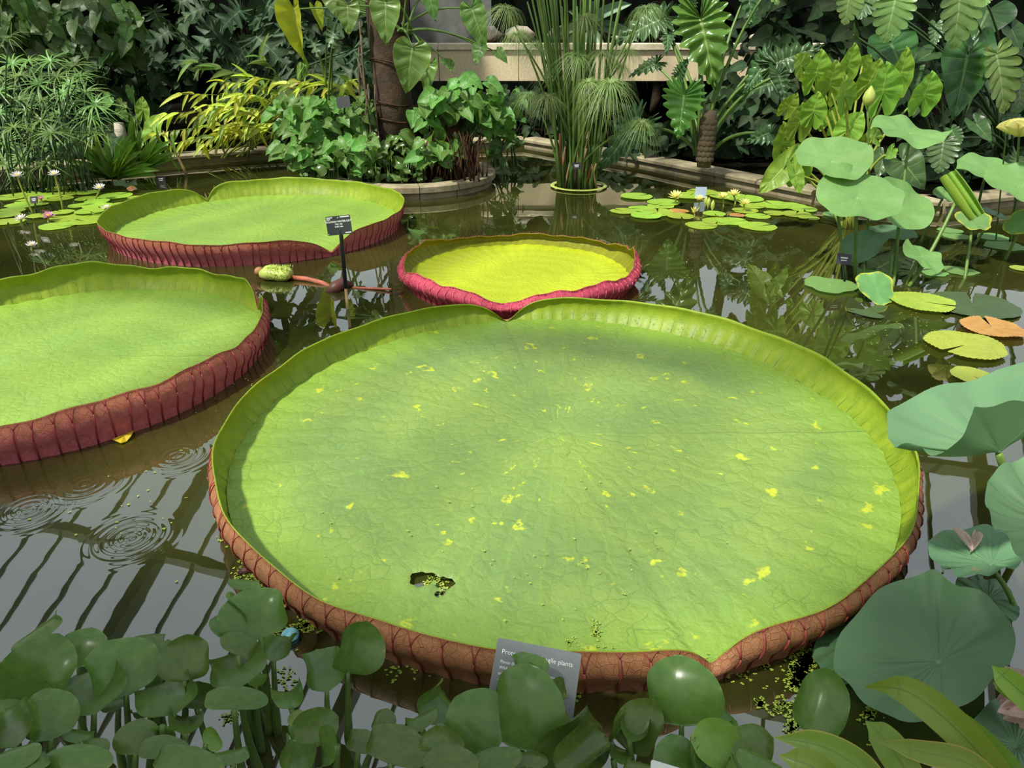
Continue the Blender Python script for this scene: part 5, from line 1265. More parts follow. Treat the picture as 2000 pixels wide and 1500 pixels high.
# ------------------------------------------------------------------ water lily flowers
def corolla(name, mat, n, seed, open_=0.55):
    rn = random.Random(seed); parts = []
    o = catmull([(0, 0), (0.07, 0.2), (0.10, 0.5), (0.07, 0.82), (0, 1.0)], 7)
    for k in range(n):
        q = 2.39996 * k; e = open_ * (0.3 + 1.6 * k / n); l = 1.0 - 0.25 * k / n
        d = Vector((math.cos(q), math.sin(q), e)).normalized(); s = Vector((-math.sin(q), math.cos(q), 0)); nn = s.cross(d)
        V, UV = [], []
        for i in range(7):
            c = d * o[i][1] * l + Vector((0, 0, 0.12 * o[i][1] ** 2)) - nn * 0.0
            V += [c - s * o[i][0] * l * 1.25 - nn * 0.02, c, c + s * o[i][0] * l * 1.25 - nn * 0.02]; UV += [(0, 0)] * 3
        Fc = [(3 * i + j, 3 * i + j + 1, 3 * i + j + 4, 3 * i + j + 3) for i in range(6) for j in range(2)]
        parts.append((V, Fc, UV))
    V, Fc, UV = merge(parts)
    return data(name, V, Fc, mat, UV)
CO = {'w': corolla('corolla', M['white_pet'], 22, 1), 'p': corolla('corolla', M['pink_pet'], 22, 2), 'y': corolla('corolla', M['cream_pet'], 22, 3, 0.7), 'yb': corolla('corolla', M['cream_pet'], 14, 4, 2.2)}
def flower(px, py, w, key, label, foot=None, group=None, Y=None):
    f = gz(*foot) if foot else gz(px, py + 12)
    c = gy(px, py, f.y + 0.02 if Y is None else Y)
    if c.z < 0.02: c.z = 0.02
    T = thing('water_lily_flower', label, 'flower', (f.x, f.y, 0), group)
    R = pxm(depth_of(c), w) / 2
    disc(CO[key], c, (U(-0.2, 0.2), -0.25, 1), R, T, 'petals', U(0, 6))
    head_ball(T, c + Vector((0, 0, R * 0.22)), R * 0.26, M['stamen'], 'stamens', 0.8, 5)
    stem(T, (f.x, f.y, -0.02), c, 0.007, 0.006, M['stem_y'], (U(-0.02, 0.02), 0, 0), 'stalk', 7, 6)
flower(34, 345, 28, 'w', 'white water lily flower high on a leaning stalk by the small black label', (66, 418))
flower(106, 342, 26, 'w', 'white water lily flower upright on a straight stalk', (122, 410))
flower(195, 369, 28, 'w', 'white water lily flower tilted over on a pale bent stalk', (180, 392))
flower(42, 429, 28, 'w', 'open white water lily flower low on the water by the yellowed pad', (42, 440))
flower(208, 407, 20, 'w', 'small white water lily flower touching the upturned pad', (205, 414))
flower(95, 424, 28, 'p', 'pink water lily flower low among the lime pads', (95, 434))
flower(80, 389, 18, 'p', 'small pink water lily flower behind the black label', (80, 400))
flower(62, 480, 24, 'w', 'white water lily flower floating alone on open dark water', (62, 488))
YG = 'yellow water lily flowers over the lime pads'
for px, py, w, lab in ((1319, 386, 34, 'wide open pale yellow water lily flower at the cluster end'), (1366, 391, 26, 'pale yellow water lily flower before the pale blue tag'), (1411, 387, 28, 'pale yellow water lily flower beside the tallest one'), (1433, 382, 30, 'tallest pale yellow water lily flower of the cluster'), (1453, 399, 28, 'pale yellow water lily flower apart from the tall pair')):
    flower(px, py, w, 'y', lab, (px + 2, py + 16), YG)
flower(1356, 416, 26, 'yb', 'half-open pale yellow water lily flower like a cup', (1350, 430), YG)
for px, py in ((1379, 394), (1392, 402), (1384, 397)):
    T = thing('water_lily_bud', 'slim green water lily bud standing between the yellow flowers', 'flower bud', gz(px, py + 14), 'buds between the yellow flowers')
    c = gy(px, py, gz(px, py + 14).y)
    V, Fc, UV = tube([Vector((c.x, c.y, 0)), c - Vector((0, 0, 0.03)), c - Vector((0, 0, 0.01)), c + Vector((0, 0, 0.02)), c + Vector((0, 0, 0.045))], [0.006, 0.006, 0.016, 0.015, 0.001], 8)
    ob('bud', data('lily_bud', V, Fc, M['pod'], UV), T)

# ------------------------------------------------------------------ foreground water hyacinths
def zA(x, y): return (x * 0.26, 1110 + y * 0.26)
def zB(x, y): return (400 + x * 0.26, 1110 + y * 0.26)
def zC(x, y): return (800 + x * 0.2, 1200 + y * 0.2)
def zD(x, y): return (1000 + x * 0.26, 1110 + y * 0.26)
HYA = []
def hplant(label, rootpx, leaves):
    root = gz(*rootpx)
    T = thing('water_hyacinth', label, 'water hyacinth', (root.x, root.y, 0), 'water hyacinths along the near edge')
    for i, (key, a, t, w, d) in enumerate(leaves):
        base, tip = gd(*a, d), gd(*t, d + (0.085 if key in ('cup', 'curl') else 0.03))
        L = math.hypot(t[0] - a[0], t[1] - a[1])
        vdir = -(ray(*a).normalized())
        nn = vdir + Vector((U(-0.5, 0.5), U(-0.1, 0.1), U(-0.15, 0.4) + (0.5 if key in ('cup', 'curl') else 0)))
        wid = 1.2 * pxm(d, w) / ((tip - base).length * {'cup': 0.70, 'curl': 0.80}.get(key, 0.88))
        place(HY[key], base, tip, nn, T, 'leaf', wid * (1 if (i + len(leaves)) % 2 else -1), 0.0, 1.0)
        r = Vector((root.x * 0.35 + base.x * 0.65 + U(-0.015, 0.015), min(root.y * 0.4 + base.y * 0.6, base.y) - U(0.0, 0.03), -0.01))
        pts = bez(r, base + (tip - base) * 0.02, (U(-0.015, 0.015), -0.01, 0.0), 9)
        rr = [0.007, 0.0085, 0.0085, 0.0075, 0.0068, 0.006, 0.0055, 0.005, 0.0045]
        V, Fc, UV = tube(pts, rr, 8)
        ob('petiole', data('petiole', V, Fc, M['stem_h'], UV), T)
    return T
M['stem_h'] = plain('hyacinth_petiole', (0.12, 0.20, 0.04), (0.08, 0.15, 0.03), 0.32, 12, trans=0.12)
hplant('water hyacinth with one tall slanting leaf and curled cups beside the mirrored rafter', (90, 1440), [
    ('flat', zA(190, 1040), zA(440, 500), 118, 1.22), ('flat', zA(590, 740), zA(680, 440), 80, 1.32), ('cup', zA(710, 1090), zA(560, 830), 115, 1.16), ('back', zA(110, 1110), zA(-60, 700), 90, 1.2), ('flat', zA(350, 520), zA(300, 410), 90, 1.36), ('flat', zA(380, 1290), zA(340, 890), 80, 1.1), ('cup', zA(120, 1340), zA(40, 1080), 75, 1.08), ('curl', zA(300, 1290), zA(230, 1030), 45, 1.12)])
hplant('water hyacinth with a broad round leaf and an upright tipped leaf before the roof reflection', (270, 1460), [
    ('flat', zA(950, 965), zA(810, 530), 118, 1.22), ('tipc', zA(1390, 850), zA(1400, 500), 84, 1.25), ('cup', zA(1310, 1095), zA(1260, 860), 102, 1.2), ('flat', zA(1130, 615), zA(1160, 480), 55, 1.35), ('flat', zA(1240, 860), zA(1250, 530), 46, 1.32), ('back', zA(1140, 920), zA(1120, 720), 36, 1.3), ('back', zA(1020, 1400), zA(1060, 1120), 70, 1.12), ('flat', zA(890, 1060), zA(900, 950), 50, 1.25), ('flat', zA(600, 1110), zA(560, 1000), 60, 1.2), ('pale', zA(1220, 1180), zA(1200, 1290), 45, 1.15), ('flat', zA(1130, 1110), zA(1060, 1050), 60, 1.22)])
hplant('water hyacinth of low broad leaves under the tall slanting leaf', (150, 1510), [
    ('back', zA(500, 1560), zA(590, 1310), 125, 1.02), ('flat', zA(60, 1560), zA(60, 1350), 95, 1.0), ('curl', zA(230, 1520), zA(370, 1330), 70, 1.04), ('flat', zA(700, 1450), zA(690, 1260), 45, 1.08), ('flat', zA(580, 1320), zA(620, 1200), 55, 1.12), ('back', zA(250, 1560), zA(190, 1420), 60, 1.0)])
hplant('water hyacinth of low round leaves with a notched pale tip', (360, 1520), [
    ('flat', zA(1350, 1580), zA(1470, 1330), 135, 1.04), ('back', zA(1200, 1440), zA(1250, 1240), 80, 1.1), ('cup', zA(1390, 1250), zA(1400, 1130), 60, 1.16), ('flat', zA(1750, 1480), zA(1720, 1350), 70, 1.1), ('pale', zA(1540, 1330), zA(1650, 1240), 40, 1.16)])
hplant('tall water hyacinth with the highest leaf and curled cups beside the floating ball', (510, 1440), [
    ('flat', zB(420, 530), zB(330, 140), 118, 1.36), ('curl', zB(280, 480), zB(150, 230), 60, 1.35), ('flat', zB(240, 500), zB(110, 320), 48, 1.40), ('back', zB(250, 660), zB(330, 490), 70, 1.30), ('cup', zB(270, 890), zB(200, 650), 100, 1.26), ('cup', zB(515, 700), zB(600, 520), 60, 1.36), ('back', zB(220, 1065), zB(230, 870), 104, 1.2), ('flat', zB(-60, 1060), zB(-40, 840), 80, 1.25), ('flat', zB(310, 170), zB(320, 75), 56, 1.45), ('pale', zB(380, 890), zB(420, 780), 30, 1.3)])
hplant('water hyacinth with a pointed leaf and a smaller folded one before the red rim', (650, 1440), [
    ('tipc', zB(1070, 790), zB(1200, 385), 92, 1.36), ('cup', zB(920, 925), zB(840, 620), 70, 1.34), ('curl', zB(650, 1060), zB(600, 880), 52, 1.25), ('flat', zB(670, 1290), zB(1010, 1120), 66, 1.16), ('pale', zB(640, 1190), zB(770, 1080), 28, 1.22), ('cup', zB(640, 1560), zB(690, 1320), 62, 1.05), ('flat', zB(1000, 1330), zB(850, 1440), 75, 1.08), ('back', zB(1310, 1220), zB(1370, 1045), 42, 1.25), ('flat', zB(1150, 1390), zB(1210, 1200), 60, 1.18)])
hplant('water hyacinth with streaked broad leaves crowding the front of the brown rim', (830, 1500), [
    ('flat', zB(1390, 1470), zB(1490, 1170), 120, 1.12), ('curl', zC(100, 985), zC(400, 710), 62, 1.24), ('flat', zC(130, 1130), zC(100, 960), 62, 1.2), ('back', zC(860, 1300), zC(430, 810), 112, 1.17), ('flat', zC(520, 1370), zC(80, 1200), 52, 1.06), ('back', zC(650, 1580), zC(120, 1380), 66, 1.0), ('flat', zC(850, 1560), zC(790, 1290), 88, 1.08), ('back', zC(330, 1250), zC(350, 1050), 44, 1.16), ('flat', zC(-20, 1240), zC(40, 1010), 50, 1.2)])
hplant('water hyacinth whose large upright leaf covers the printed sign', (1010, 1510), [
    ('back', zC(1030, 1310), zC(1170, 475), 140, 1.16), ('flat', zC(1150, 640), zC(1110, 355), 72, 1.22), ('flat', zC(1380, 760), zC(1550, 740), 40, 1.20), ('flat', zC(1390, 1010), zC(1540, 930), 36, 1.2)])
hplant('water hyacinth with a wide drooping leaf beside the printed sign', (1090, 1520), [
    ('curl', zC(1290, 1480), zC(1930, 1010), 96, 1.12), ('cup', zC(1450, 1580), zC(1900, 1190), 66, 1.08), ('back', zC(1150, 1500), zC(1180, 1320), 60, 1.1), ('flat', zC(1700, 1560), zC(1780, 1300), 40, 1.14)])
hplant('water hyacinth with the roundest pale-backed leaf at the notch of the rim', (1320, 1490), [
    ('flat', zD(1275, 1185), zD(1245, 650), 134, 1.20), ('tipc', zD(870, 1370), zD(1060, 990), 78, 1.16), ('cup', zD(880, 1300), zD(960, 1180), 50, 1.14), ('curl', zD(760, 1440), zD(780, 1290), 46, 1.12), ('back', zD(1290, 1560), zD(1200, 1240), 84, 1.08), ('flat', zD(1420, 1240), zD(1700, 1130), 62, 1.18), ('flat', zD(930, 1580), zD(960, 1440), 60, 1.04)])
hplant('water hyacinth of low oval leaves among the lime strap leaves', (1480, 1520), [
    ('pale', zD(1350, 1270), zD(1780, 1480), 80, 1.06), ('back', zD(1640, 1370), zD(1980, 1270), 74, 1.08), ('flat', zD(1500, 1270), zD(1700, 1190), 34, 1.14), ('flat', zD(1850, 1580), zD(1900, 1400), 80, 1.0), ('cup', zD(1430, 1590), zD(1500, 1440), 60, 1.02)])
hplant('single tall water hyacinth leaf with a beaked tip over the duckweed', (1592, 1500), [('tipc', (1588, 1436), (1628, 1310), 84, 1.14)])

# lime strap leaves at the near corner
def strap_path(T, pts, w, mat, fold=0.25, n=26):
    P = catmull([tuple(gd(*p)) for p in pts], n)
    V, UV, Fc = [], [], []
    for i in range(n):
        p = Vector(P[i]); t = Vector(P[min(i + 1, n - 1)]) - Vector(P[max(i - 1, 0)]); t.normalize()
        vd = (Vector((0, 0, HC)) - p).normalized(); sd = t.cross(vd).normalized(); nn = sd.cross(t)
        f = i / (n - 1); ww = w * (0.55 + 0.45 * math.sin(math.pi * min(1, f * 1.1 + 0.05)) ) * min(1, (1 - f) * 4.5 + 0.02) * pxm(depth_of(p), 1) / 2
        for j in range(-2, 3):
            u = j / 2; V.append(p + sd * ww * u + nn * ww * fold * abs(u)); UV.append((0.5 + 0.5 * u, f))
    for i in range(n - 1):
        for j in range(4): Fc.append((i * 5 + j, i * 5 + j + 1, (i + 1) * 5 + j + 1, (i + 1) * 5 + j))
    return ob('leaf', data('strap', V, Fc, mat, UV), T)
T = thing('strap_lily', 'lime green strap-leaved plant arching over the lotus at the near corner', 'plant', gz(1990, 1560))
strap_path(T, [(2000, 1570, 0.98), (1930, 1490, 0.99), (1860, 1415, 1.0), (1790, 1360, 1.02), (1745, 1343, 1.04), (1688, 1341, 1.08)], 66, LM['strap_y'])
strap_path(T, [(2020, 1580, 0.96), (1960, 1500, 1.02), (1880, 1420, 1.05), (1830, 1378, 1.07)], 62, LM['strap'])
strap_path(T, [(1960, 1545, 0.94), (1890, 1490, 0.96), (1800, 1468, 0.98), (1712, 1447, 1.0)], 50, LM['strap_e'])
strap_path(T, [(1800, 1560, 0.97), (1760, 1490, 1.0), (1725, 1440, 1.03), (1690, 1408, 1.06)], 64, LM['strap_y'])
strap_path(T, [(2080, 1430, 1.02), (2010, 1365, 1.03), (1965, 1325, 1.04), (1937, 1300, 1.05)], 52, LM['strap_y'])
strap_path(T, [(2090, 1470, 1.04), (2030, 1390, 1.05), (1960, 1342, 1.06), (1938, 1332, 1.07)], 34, LM['strap'])
T = thing('strap_lily', 'low yellowish strap-leaved tuft between hyacinths and the lime strap leaves', 'plant', gz(1700, 1560))
strap_path(T, [(1730, 1560, 0.96), (1680, 1500, 0.98), (1600, 1455, 1.0), (1510, 1440, 1.03)], 62, LM['strap_e'])
strap_path(T, [(1720, 1540, 0.98), (1680, 1480, 1.02), (1628, 1435, 1.06)], 20, LM['strap_y'])
strap_path(T, [(1660, 1570, 0.94), (1590, 1500, 0.95), (1520, 1475, 0.97)], 60, LM['strap_y'])

# ------------------------------------------------------------------ signs and labels
def text_mesh(body, size, mat, align='LEFT', bold=0.0):
    cu = bpy.data.curves.new('lettering', 'FONT'); cu.body = body; cu.size = size; cu.align_x = align; cu.offset = bold; cu.extrude = 0.0
    cu.resolution_u = 3
    o = bpy.data.objects.new('lettering_tmp', cu); col.objects.link(o)
    dg = bpy.context.evaluated_depsgraph_get(); dg.update()
    me = bpy.data.meshes.new_from_object(o.evaluated_get(dg)); 
    bpy.data.objects.remove(o); bpy.data.curves.remove(cu)
    me.materials.clear(); me.materials.append(mat); me.name = 'lettering'
    return me
def frame(o, x, y):     # matrix from origin and two in-plane axes (unit scale)
    x = Vector(x).normalized(); y = Vector(y); y = (y - x * y.dot(x)).normalized(); z = x.cross(y)
    return Matrix(((x.x, y.x, z.x, o.x), (x.y, y.y, z.y, o.y), (x.z, y.z, z.z, o.z), (0, 0, 0, 1)))
def rounded(w, h, r, t, seg=4):
    pts = []
    for cx_, cy_, a0 in ((w - r, -r, 0.5 * math.pi), (r, -r, math.pi), (r, -h + r, 1.5 * math.pi), (w - r, -h + r, 2 * math.pi)):
        for i in range(seg + 1):
            a = a0 - math.pi / 2 + i * (math.pi / 2) / seg if False else a0 - 0.5 * math.pi + i * 0.5 * math.pi / seg
            pts.append((cx_ + r * math.cos(a), cy_ + r * math.sin(a)))
    n = len(pts)
    V = [(x, y, 0) for x, y in pts] + [(x, y, -t) for x, y in pts]
    Fc = [tuple(range(n)), tuple(range(n, 2 * n))[::-1]] + [(i, n + i, n + (i + 1) % n, (i + 1) % n) for i in range(n)]
    return V, Fc
def arc_strip(c, r, w, a0, a1, n=28):
    V = [(c[0] + (r + s_ * w / 2) * math.cos(a), c[1] + (r + s_ * w / 2) * math.sin(a), 0) for a in np.linspace(a0, a1, n) for s_ in (-1, 1)]
    return V, [(2 * i, 2 * i + 1, 2 * i + 3, 2 * i + 2) for i in range(n - 1)]
# printed sign
D = 1.31
TL, TR, BL = gd(973, 1245, D), gd(1136, 1277, D), gd(948, 1392, D - 0.05)
T = thing('printed_sign', 'small grey sign about protecting fragile plants, half hidden by hyacinth leaves', 'sign', (TL.x + 0.07, TL.y - 0.04, 0))
Mx = frame(TL, TR - TL, TL - BL); W = (TR - TL).length; Hh = W * 1.02
pn = ob('panel', data('sign_panel', *rounded(W, Hh, 0.004, 0.003), M['sign_grey'], smooth=False), T, Mx)
def on(me, x, y, z=0.0006, name='lettering'): return ob(name, me, pn, Mx @ Matrix.Translation((x, y, z)))
k = W / 165.0
on(text_mesh('Protecting our fragile plants', 12.4 * k, M['print'], bold=0.0), 11.5 * k, -27 * k)
for i, ln in enumerate(("Please don't touch the leaves.", 'While they look tough, the edges', 'are delicate and easily torn.', 'Thank you.')):
    on(text_mesh(ln, 8.0 * k, M['print'], bold=0.0), 11.5 * k, -(44 + 10.5 * i + (3 if i == 3 else 0)) * k)
cc = (126 * k, -112 * k)
Vr, Fr = merge([arc_strip(cc, 19 * k, 2.6 * k, 0, 2 * math.pi, 40), ([(cc[0] - 14.5 * k, cc[1] + 12.5 * k, 0), (cc[0] - 12.5 * k, cc[1] + 14.5 * k, 0), (cc[0] + 14.5 * k, cc[1] - 12.5 * k, 0), (cc[0] + 12.5 * k, cc[1] - 14.5 * k, 0)], [(0, 1, 2, 3)])])
on(data('no_touch_ring', Vr, Fr, M['print_red'], smooth=False), 0, 0, 0.0008, 'prohibition_ring')
Vr, Fr = merge([arc_strip((cc[0] - 2 * k, cc[1] - 1 * k), 8 * k, 2.0 * k, 3.4, 6.6, 18)] + [([(cc[0] + (x - 1.1) * k, cc[1] - 2 * k, 0), (cc[0] + (x + 1.1) * k, cc[1] - 2 * k, 0), (cc[0] + (x + 1.1) * k, cc[1] + h * k, 0), (cc[0] + (x - 1.1) * k, cc[1] + h * k, 0)], [(0, 1, 2, 3)]) for x, h in ((-7, 5), (-4, 9), (-1, 10), (2, 8))])
on(data('hand_mark', Vr, Fr, M['print'], smooth=False), 0, 0, 0.0007, 'hand_mark')
ct = Mx @ Vector((W / 2, -Hh * 0.6, -0.006)); ft = Vector((ct.x, ct.y + 0.02, -0.05))
V, Fc, UV = tube([ct + (Mx.to_3x3() @ Vector((0, 0.05, 0))), ct, ft], 0.006, 8)
ob('stake', data('sign_stake', V, Fc, M['black'], UV), T)
c = gd(1272, 1483, 1.02); Mx = frame(c, gd(1318, 1497, 1.02) - c, c - gd(1268, 1520, 1.0))
T = thing('grey_card', 'plain pale grey card corner poking up among the hyacinths', 'sign', (c.x, c.y, 0))
ob('panel', data('card', *rounded(0.06, 0.06, 0.003, 0.002), M['sign_edge'], smooth=False), T, Mx)
V, Fc, UV = tube([Mx @ Vector((0.03, -0.03, -0.004)), Mx @ Vector((0.03, -0.06, -0.004)), Vector((c.x + 0.03, c.y - 0.03, -0.02))], 0.004, 6)
ob('stake', data('card_stake', V, Fc, M['black'], UV), T)

def name_label(name, label, corners, Y, foot, mat, texts, stake=0.008, cane=False):
    a, b, d = gy(*corners[0], Y + 0.01), gy(*corners[1], Y + 0.01), gy(*corners[2], Y - 0.01)
    f = gz(*foot)
    T = thing(name, label, 'plant label', (f.x, f.y, 0))
    Mx = frame(a, b - a, a - d); W = (b - a).length; Hh = (a - d).length
    pn = ob('plate', data('label_plate', *rounded(W, Hh, min(W, Hh) * 0.04, 0.003, 2), mat, smooth=False), T, Mx)
    for body, x, y, s, al in texts:
        if body.startswith('#'):
            wd = float(body[1:])
            me = data('print_line', [(0, 0, 0), (wd * W, 0, 0), (wd * W, s * Hh, 0), (0, s * Hh, 0)], [(0, 1, 2, 3)], M['print'], smooth=False)
            ob('print_line', me, pn, Mx @ Matrix.Translation((x * W, -y * Hh, 0.001)))
        else:
            ob('lettering', text_mesh(body, s * Hh, M['print'], al, 0.0004), pn, Mx @ Matrix.Translation((x * W, -y * Hh, 0.001)))
    low = Mx @ Vector((W * 0.52, -Hh * 0.9, -0.008))
    if cane:
        m1 = low.lerp(f, 0.72)
        V, Fc, UV = tube([low + (Mx.to_3x3() @ Vector((0, Hh * 0.5, 0))), low, m1], stake, 8); ob('black_sleeve', data('sleeve', V, Fc, M['black'], UV), T)
        V, Fc, UV = tube([m1, m1.lerp(f, 0.9), f - Vector((0, 0, 0.1))], stake * 0.75, 8); ob('cane', data('cane', V, Fc, M['cane'], UV), T)
    else:
        V, Fc, UV = tube([low + (Mx.to_3x3() @ Vector((0, Hh * 0.3, 0))), low, f - Vector((0, 0, 0.05))], stake, 7); ob('stake', data('stake', V, Fc, M['black'], UV), T)
    return T
name_label('plant_label', 'charcoal name label for the giant lilies on a black sleeved cane', ((635, 424), (683, 419), (640, 461)), 3.40, (679, 604), M['label_blk'],
           [('"BOLIVIAN WATER LILY"', 0.5, 0.34, 0.135, 'CENTER'), ('Victoria', 0.5, 0.47, 0.125, 'CENTER'), ('boliviana', 0.5, 0.60, 0.125, 'CENTER'), ('#0.25', 0.03, 0.10, 0.05, ''), ('#0.16', 0.03, 0.19, 0.05, ''), ('#0.38', 0.58, 0.10, 0.06, ''), ('#0.24', 0.72, 0.94, 0.055, ''), ('#0.03', 0.03, 0.96, 0.05, ''), ('#0.035', 0.48, 0.12, 0.05, '')], 0.010, True)
for lab, cn, Y, ft, mt in (('small black label before the bamboo cane', ((304, 344), (322, 343), (305, 358)), 6.6, (322, 374), M['black']), ('small black label at the papyrus foot', ((1117, 318), (1135, 317), (1118, 331)), 6.2, (1124, 368), M['black']), ('small black label among the white flowers', ((58, 384), (73, 383), (60, 397)), 5.2, (69, 412), M['black']),
                           ('purplish label under the folded lotus leaf', ((1636, 494), (1664, 497), (1637, 515)), 3.75, (1655, 556), M['label_purp']), ('dark heart-shaped slate label in the leafy bush', ((656, 190), (682, 187), (658, 212)), 6.35, (668, 340), M['label_blk'])):
    name_label('plant_label', lab, cn, Y, ft, mt, [('#0.5', 0.25, 0.45, 0.12, ''), ('#0.4', 0.3, 0.68, 0.10, '')] if 'slate' not in lab else [], 0.006)
c = gy(1367, 392, 5.9)
T = thing('pale_tag', 'pale blue tag behind a yellow water lily flower', 'tag', (c.x, c.y, 0))
ob('plate', data('tag', *box(c.x - 0.045, c.x + 0.045, c.y, c.y + 0.004, 0.01, 0.10), plain('pale_blue_card', (0.5, 0.6, 0.8), None, 0.6), smooth=False), T)
ob('stake', data('tag_stake', *tube([Vector((c.x, c.y + 0.008, -0.05)), Vector((c.x, c.y + 0.008, 0.09))], 0.004, 6)[:2], M['black']), T)

# ------------------------------------------------------------------ unfurling lily leaf and its crown
T = thing('unfurling_lily_leaf', 'spiny rolled young lily leaf on a red stalk near the name label', 'lily leaf', gz(655, 560))
a, b = gz(512, 533, 0.03), gz(568, 534, 0.035)
ax = b - a
for sg in (0, 1):
    pts = [a + ax * f + Vector((0, -0.028 + 0.05 * sg, 0.004 * math.sin(6 * f))) for f in np.linspace(0, 1, 9)]
    V, Fc, UV = tube(pts, [0.020, 0.032, 0.036, 0.035, 0.034, 0.035, 0.034, 0.030, 0.018], 12)
    ob('roll', data('roll', V, Fc, M['pod'], UV), T)
Vs, Fs = [], []
for i in range(420):
    f = U(0.25, 1); q = U(-0.3, 3.4); sg = RND.randrange(2)
    p = a + ax * f + Vector((0, -0.028 + 0.05 * sg + 0.034 * math.cos(q), 0.034 * math.sin(q))); d = Vector((U(-0.2, 0.2), math.cos(q), math.sin(q))) * 0.012
    i0 = len(Vs); Vs += [p + Vector((0.002, 0, 0)), p - Vector((0.002, 0, 0)), p + d]; Fs.append((i0, i0 + 1, i0 + 2))
o = ob('prickles', data('roll_prickles', Vs, Fs, M['duck']), T); o['kind'] = 'stuff'
head_ball(T, a + Vector((-0.01, -0.01, 0.012)), 0.028, M['deadleaf'], 'curled_tip', 0.9)
V, Fc, UV = tube([gz(560, 541, 0.012), gz(600, 545, 0.012), gz(630, 553, 0.006), gz(655, 566, -0.02)], [0.013, 0.014, 0.014, 0.013], 9)
ob('stalk', data('lily_stalk', V, Fc, M['stem_red'], UV), T)
T = thing('lily_crown', 'reddish crown of the giant lily just breaking the surface beside the cane', 'lily crown', gz(658, 562))
V, Fc, UV = tube([gz(640, 572, -0.01), gz(655, 562, 0.02), gz(668, 553, 0.03), gz(688, 556, 0.0)], [0.02, 0.035, 0.03, 0.012], 10)
ob('sheath', data('crown', V, Fc, plain('crown_red', (0.12, 0.03, 0.025), (0.07, 0.03, 0.02), 0.5, 20), UV), T)
stem(T, gz(690, 562, 0.0), gz(765, 565, 0.01), 0.008, 0.007, M['stem_red'], (0, 0, 0), 'runner', 6, 6)

# ------------------------------------------------------------------ litter on the water
c = gz(567, 1243, 0.008)
T = thing('turquoise_float', 'flaking turquoise ball floating beside the red rim', 'ball', (c.x, c.y, 0))
head_ball(T, c, 0.0215, M['blueball'], 'ball', 0.85, 12)
V, Fc, UV = tube([c + Vector((0.0215 * math.cos(q), 0.0215 * math.sin(q), 0.001)) for q in np.linspace(0, 6.283, 25)], 0.0012, 5)
ob('seam', data('seam', V, Fc, M['soil'], UV), T)
def scrap(name, label, cat, pts, mat, z=0.01):
    P = [gz(x, y, z + 0.006 * math.sin(i * 2.1)) for i, (x, y) in enumerate(pts)]
    c = sum(P, Vector()) / len(P); c.z += 0.006
    V = [c] + P + [p - Vector((0, 0, 0.002)) for p in P]; n = len(P)
    Fc = [(0, 1 + i, 1 + (i + 1) % n) for i in range(n)] + [(1 + i, 1 + n + i, 1 + n + (i + 1) % n, 1 + (i + 1) % n) for i in range(n)]
    tag(ob(name, data(name, V, Fc, mat, smooth=False)), label, cat)
scrap('dead_leaf', 'dead brown leaf scrap floating by the red rim above the tall hyacinth', 'leaf', [(530, 1168), (545, 1158), (552, 1156), (560, 1165), (559, 1185), (548, 1188), (540, 1178)], M['deadleaf'])
scrap('yellow_petal', 'torn yellow petal stuck at the crimson rim waterline', 'petal', [(219, 858), (232, 852), (248, 846), (262, 840), (256, 851), (247, 862), (236, 865)], M['yellow'])
scrap('dead_leaf', 'curled reddish dead leaf floating between the strap leaves', 'leaf', [(1776, 1450), (1786, 1446), (1800, 1460), (1806, 1468), (1790, 1467), (1778, 1462)], M['deadleaf'])
scrap('dead_leaf', 'fallen tan leaf at the foot of the strap-leaved clump', 'leaf', [(247, 368), (255, 362), (264, 364), (266, 369), (258, 373), (250, 372)], M['deadleaf'], 0.03)
T = thing('floating_cone', 'dark red knobbly cone floating where the rim meets the hyacinths', 'cone', gz(482, 1112))
scar_c = data('cone_scale', [tuple(v.co) for v in scar.vertices], [tuple(f.vertices) for f in scar.polygons], M['cone'])
a, b = gz(466, 1118, 0.008), gz(499, 1108, 0.010)
for i in range(44):
    f = (i + 0.5) / 44; q = 2.4 * i; r = 0.011 * (0.45 + 0.55 * math.sin(math.pi * (0.1 + 0.85 * f)))
    p = a.lerp(b, f); d = Vector((-0.3 * math.sin(q), math.cos(q), math.sin(q))); disc(scar_c, p + d.normalized() * r * 0.7, d, 0.0038, T, 'scale') if i else None
V, Fc, UV = tube([a, a.lerp(b, 0.3), a.lerp(b, 0.7), b], [0.004, 0.010, 0.010, 0.005], 8)
ob('core', data('cone_core', V, Fc, M['cone'], UV), T)

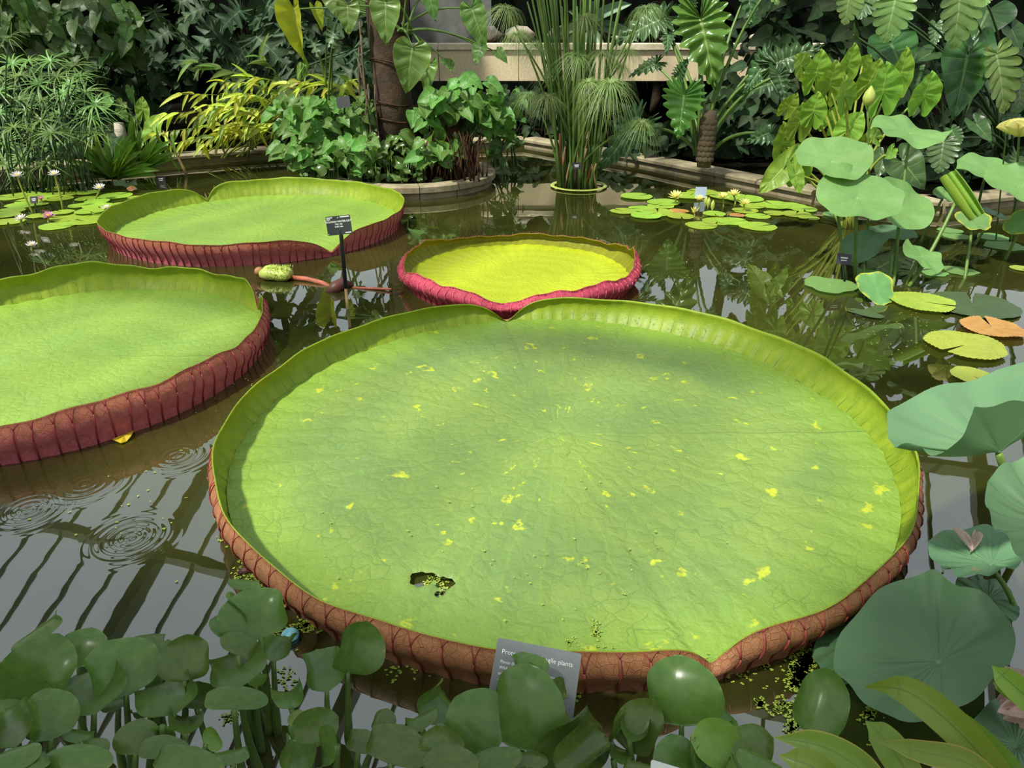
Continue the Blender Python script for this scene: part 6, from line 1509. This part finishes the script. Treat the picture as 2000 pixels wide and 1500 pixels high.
# duckweed
rn = random.Random(77)
V, Fc = [], []
def frond(p):
    n0 = rn.choice((1, 2, 3)); q0 = rn.uniform(0, 6.28)
    for j in range(n0):
        q = q0 + 2.1 * j; r = rn.uniform(0.0014, 0.0024); c = p + Vector((math.cos(q), math.sin(q), 0)) * (r * 1.0 if n0 > 1 else 0)
        i = len(V)
        for k in range(6):
            a = k * math.pi / 3; V.append((c.x + r * 1.3 * math.cos(a) * abs(math.cos(q)) + r * math.cos(a) * abs(math.sin(q)), c.y + r * math.sin(a), c.z))
        Fc.append(tuple(range(i, i + 6)))
for (px, py, sx, sy, n) in ((1565, 1310, 20, 28, 520), (1578, 1285, 14, 16, 160), (1555, 1335, 14, 10, 90), (1485, 1375, 8, 8, 40), (1530, 1380, 25, 20, 60), (1550, 1420, 12, 18, 80), (1698, 1395, 14, 14, 50), (1715, 1440, 12, 16, 60), (1490, 1300, 10, 6, 26), (1130, 1335, 14, 16, 60), (610, 1215, 28, 14, 120), (585, 1225, 25, 8, 60), (500, 1125, 22, 22, 90), (520, 1160, 12, 20, 60), (470, 1120, 14, 14, 50), (468, 1060, 6, 40, 60), (440, 1020, 20, 60, 24), (510, 1345, 20, 12, 70), (490, 1380, 14, 10, 60), (560, 1340, 20, 40, 40), (450, 1400, 18, 12, 40), (540, 1235, 10, 22, 40), (250, 800, 220, 60, 20), (200, 1000, 150, 80, 20), (1500, 520, 200, 60, 90), (1750, 640, 90, 60, 70), (150, 480, 120, 30, 60), (1850, 1150, 60, 30, 20), (790, 1310, 60, 16, 30), (1440, 1320, 80, 14, 30), (300, 800, 60, 8, 24), (450, 745, 60, 8, 16), (1850, 500, 90, 40, 40)):
    for _ in range(n): frond(gz(px + rn.gauss(0, sx * 0.6), py + rn.gauss(0, sy * 0.6), 0.003))
hc = gz(850, 1140, 0.004)
for (px, py, sx, sy, n) in ((848, 1135, 10, 6, 60), (860, 1152, 8, 5, 45), (870, 1122, 8, 5, 25)):
    for _ in range(n): frond(gz(px + rn.gauss(0, sx), py + rn.gauss(0, sy), 0.006))
tag(ob('duckweed', data('duckweed', V, Fc, M['duck'])), 'tiny yellow-green duckweed fronds drifting on the pond', 'duckweed', None, 'stuff')
V, Fc = [], []
for (px, py, sx, sy, n) in ((1165, 1225, 6, 14, 30), (1240, 1275, 30, 8, 22), (1110, 1260, 16, 10, 12), (1150, 1270, 40, 8, 16), (1085, 670, 60, 25, 14), (1000, 1100, 300, 120, 40), (1380, 1285, 30, 6, 10)):
    for _ in range(n): frond(gz(px + rn.gauss(0, sx * 0.7), py + rn.gauss(0, sy * 0.7), 0.027))
tag(ob('pollen_flecks', data('pollen_flecks', V, Fc, M['duck'])), 'pale flecks of stranded duckweed on the largest lily pad', 'duckweed', None, 'stuff')
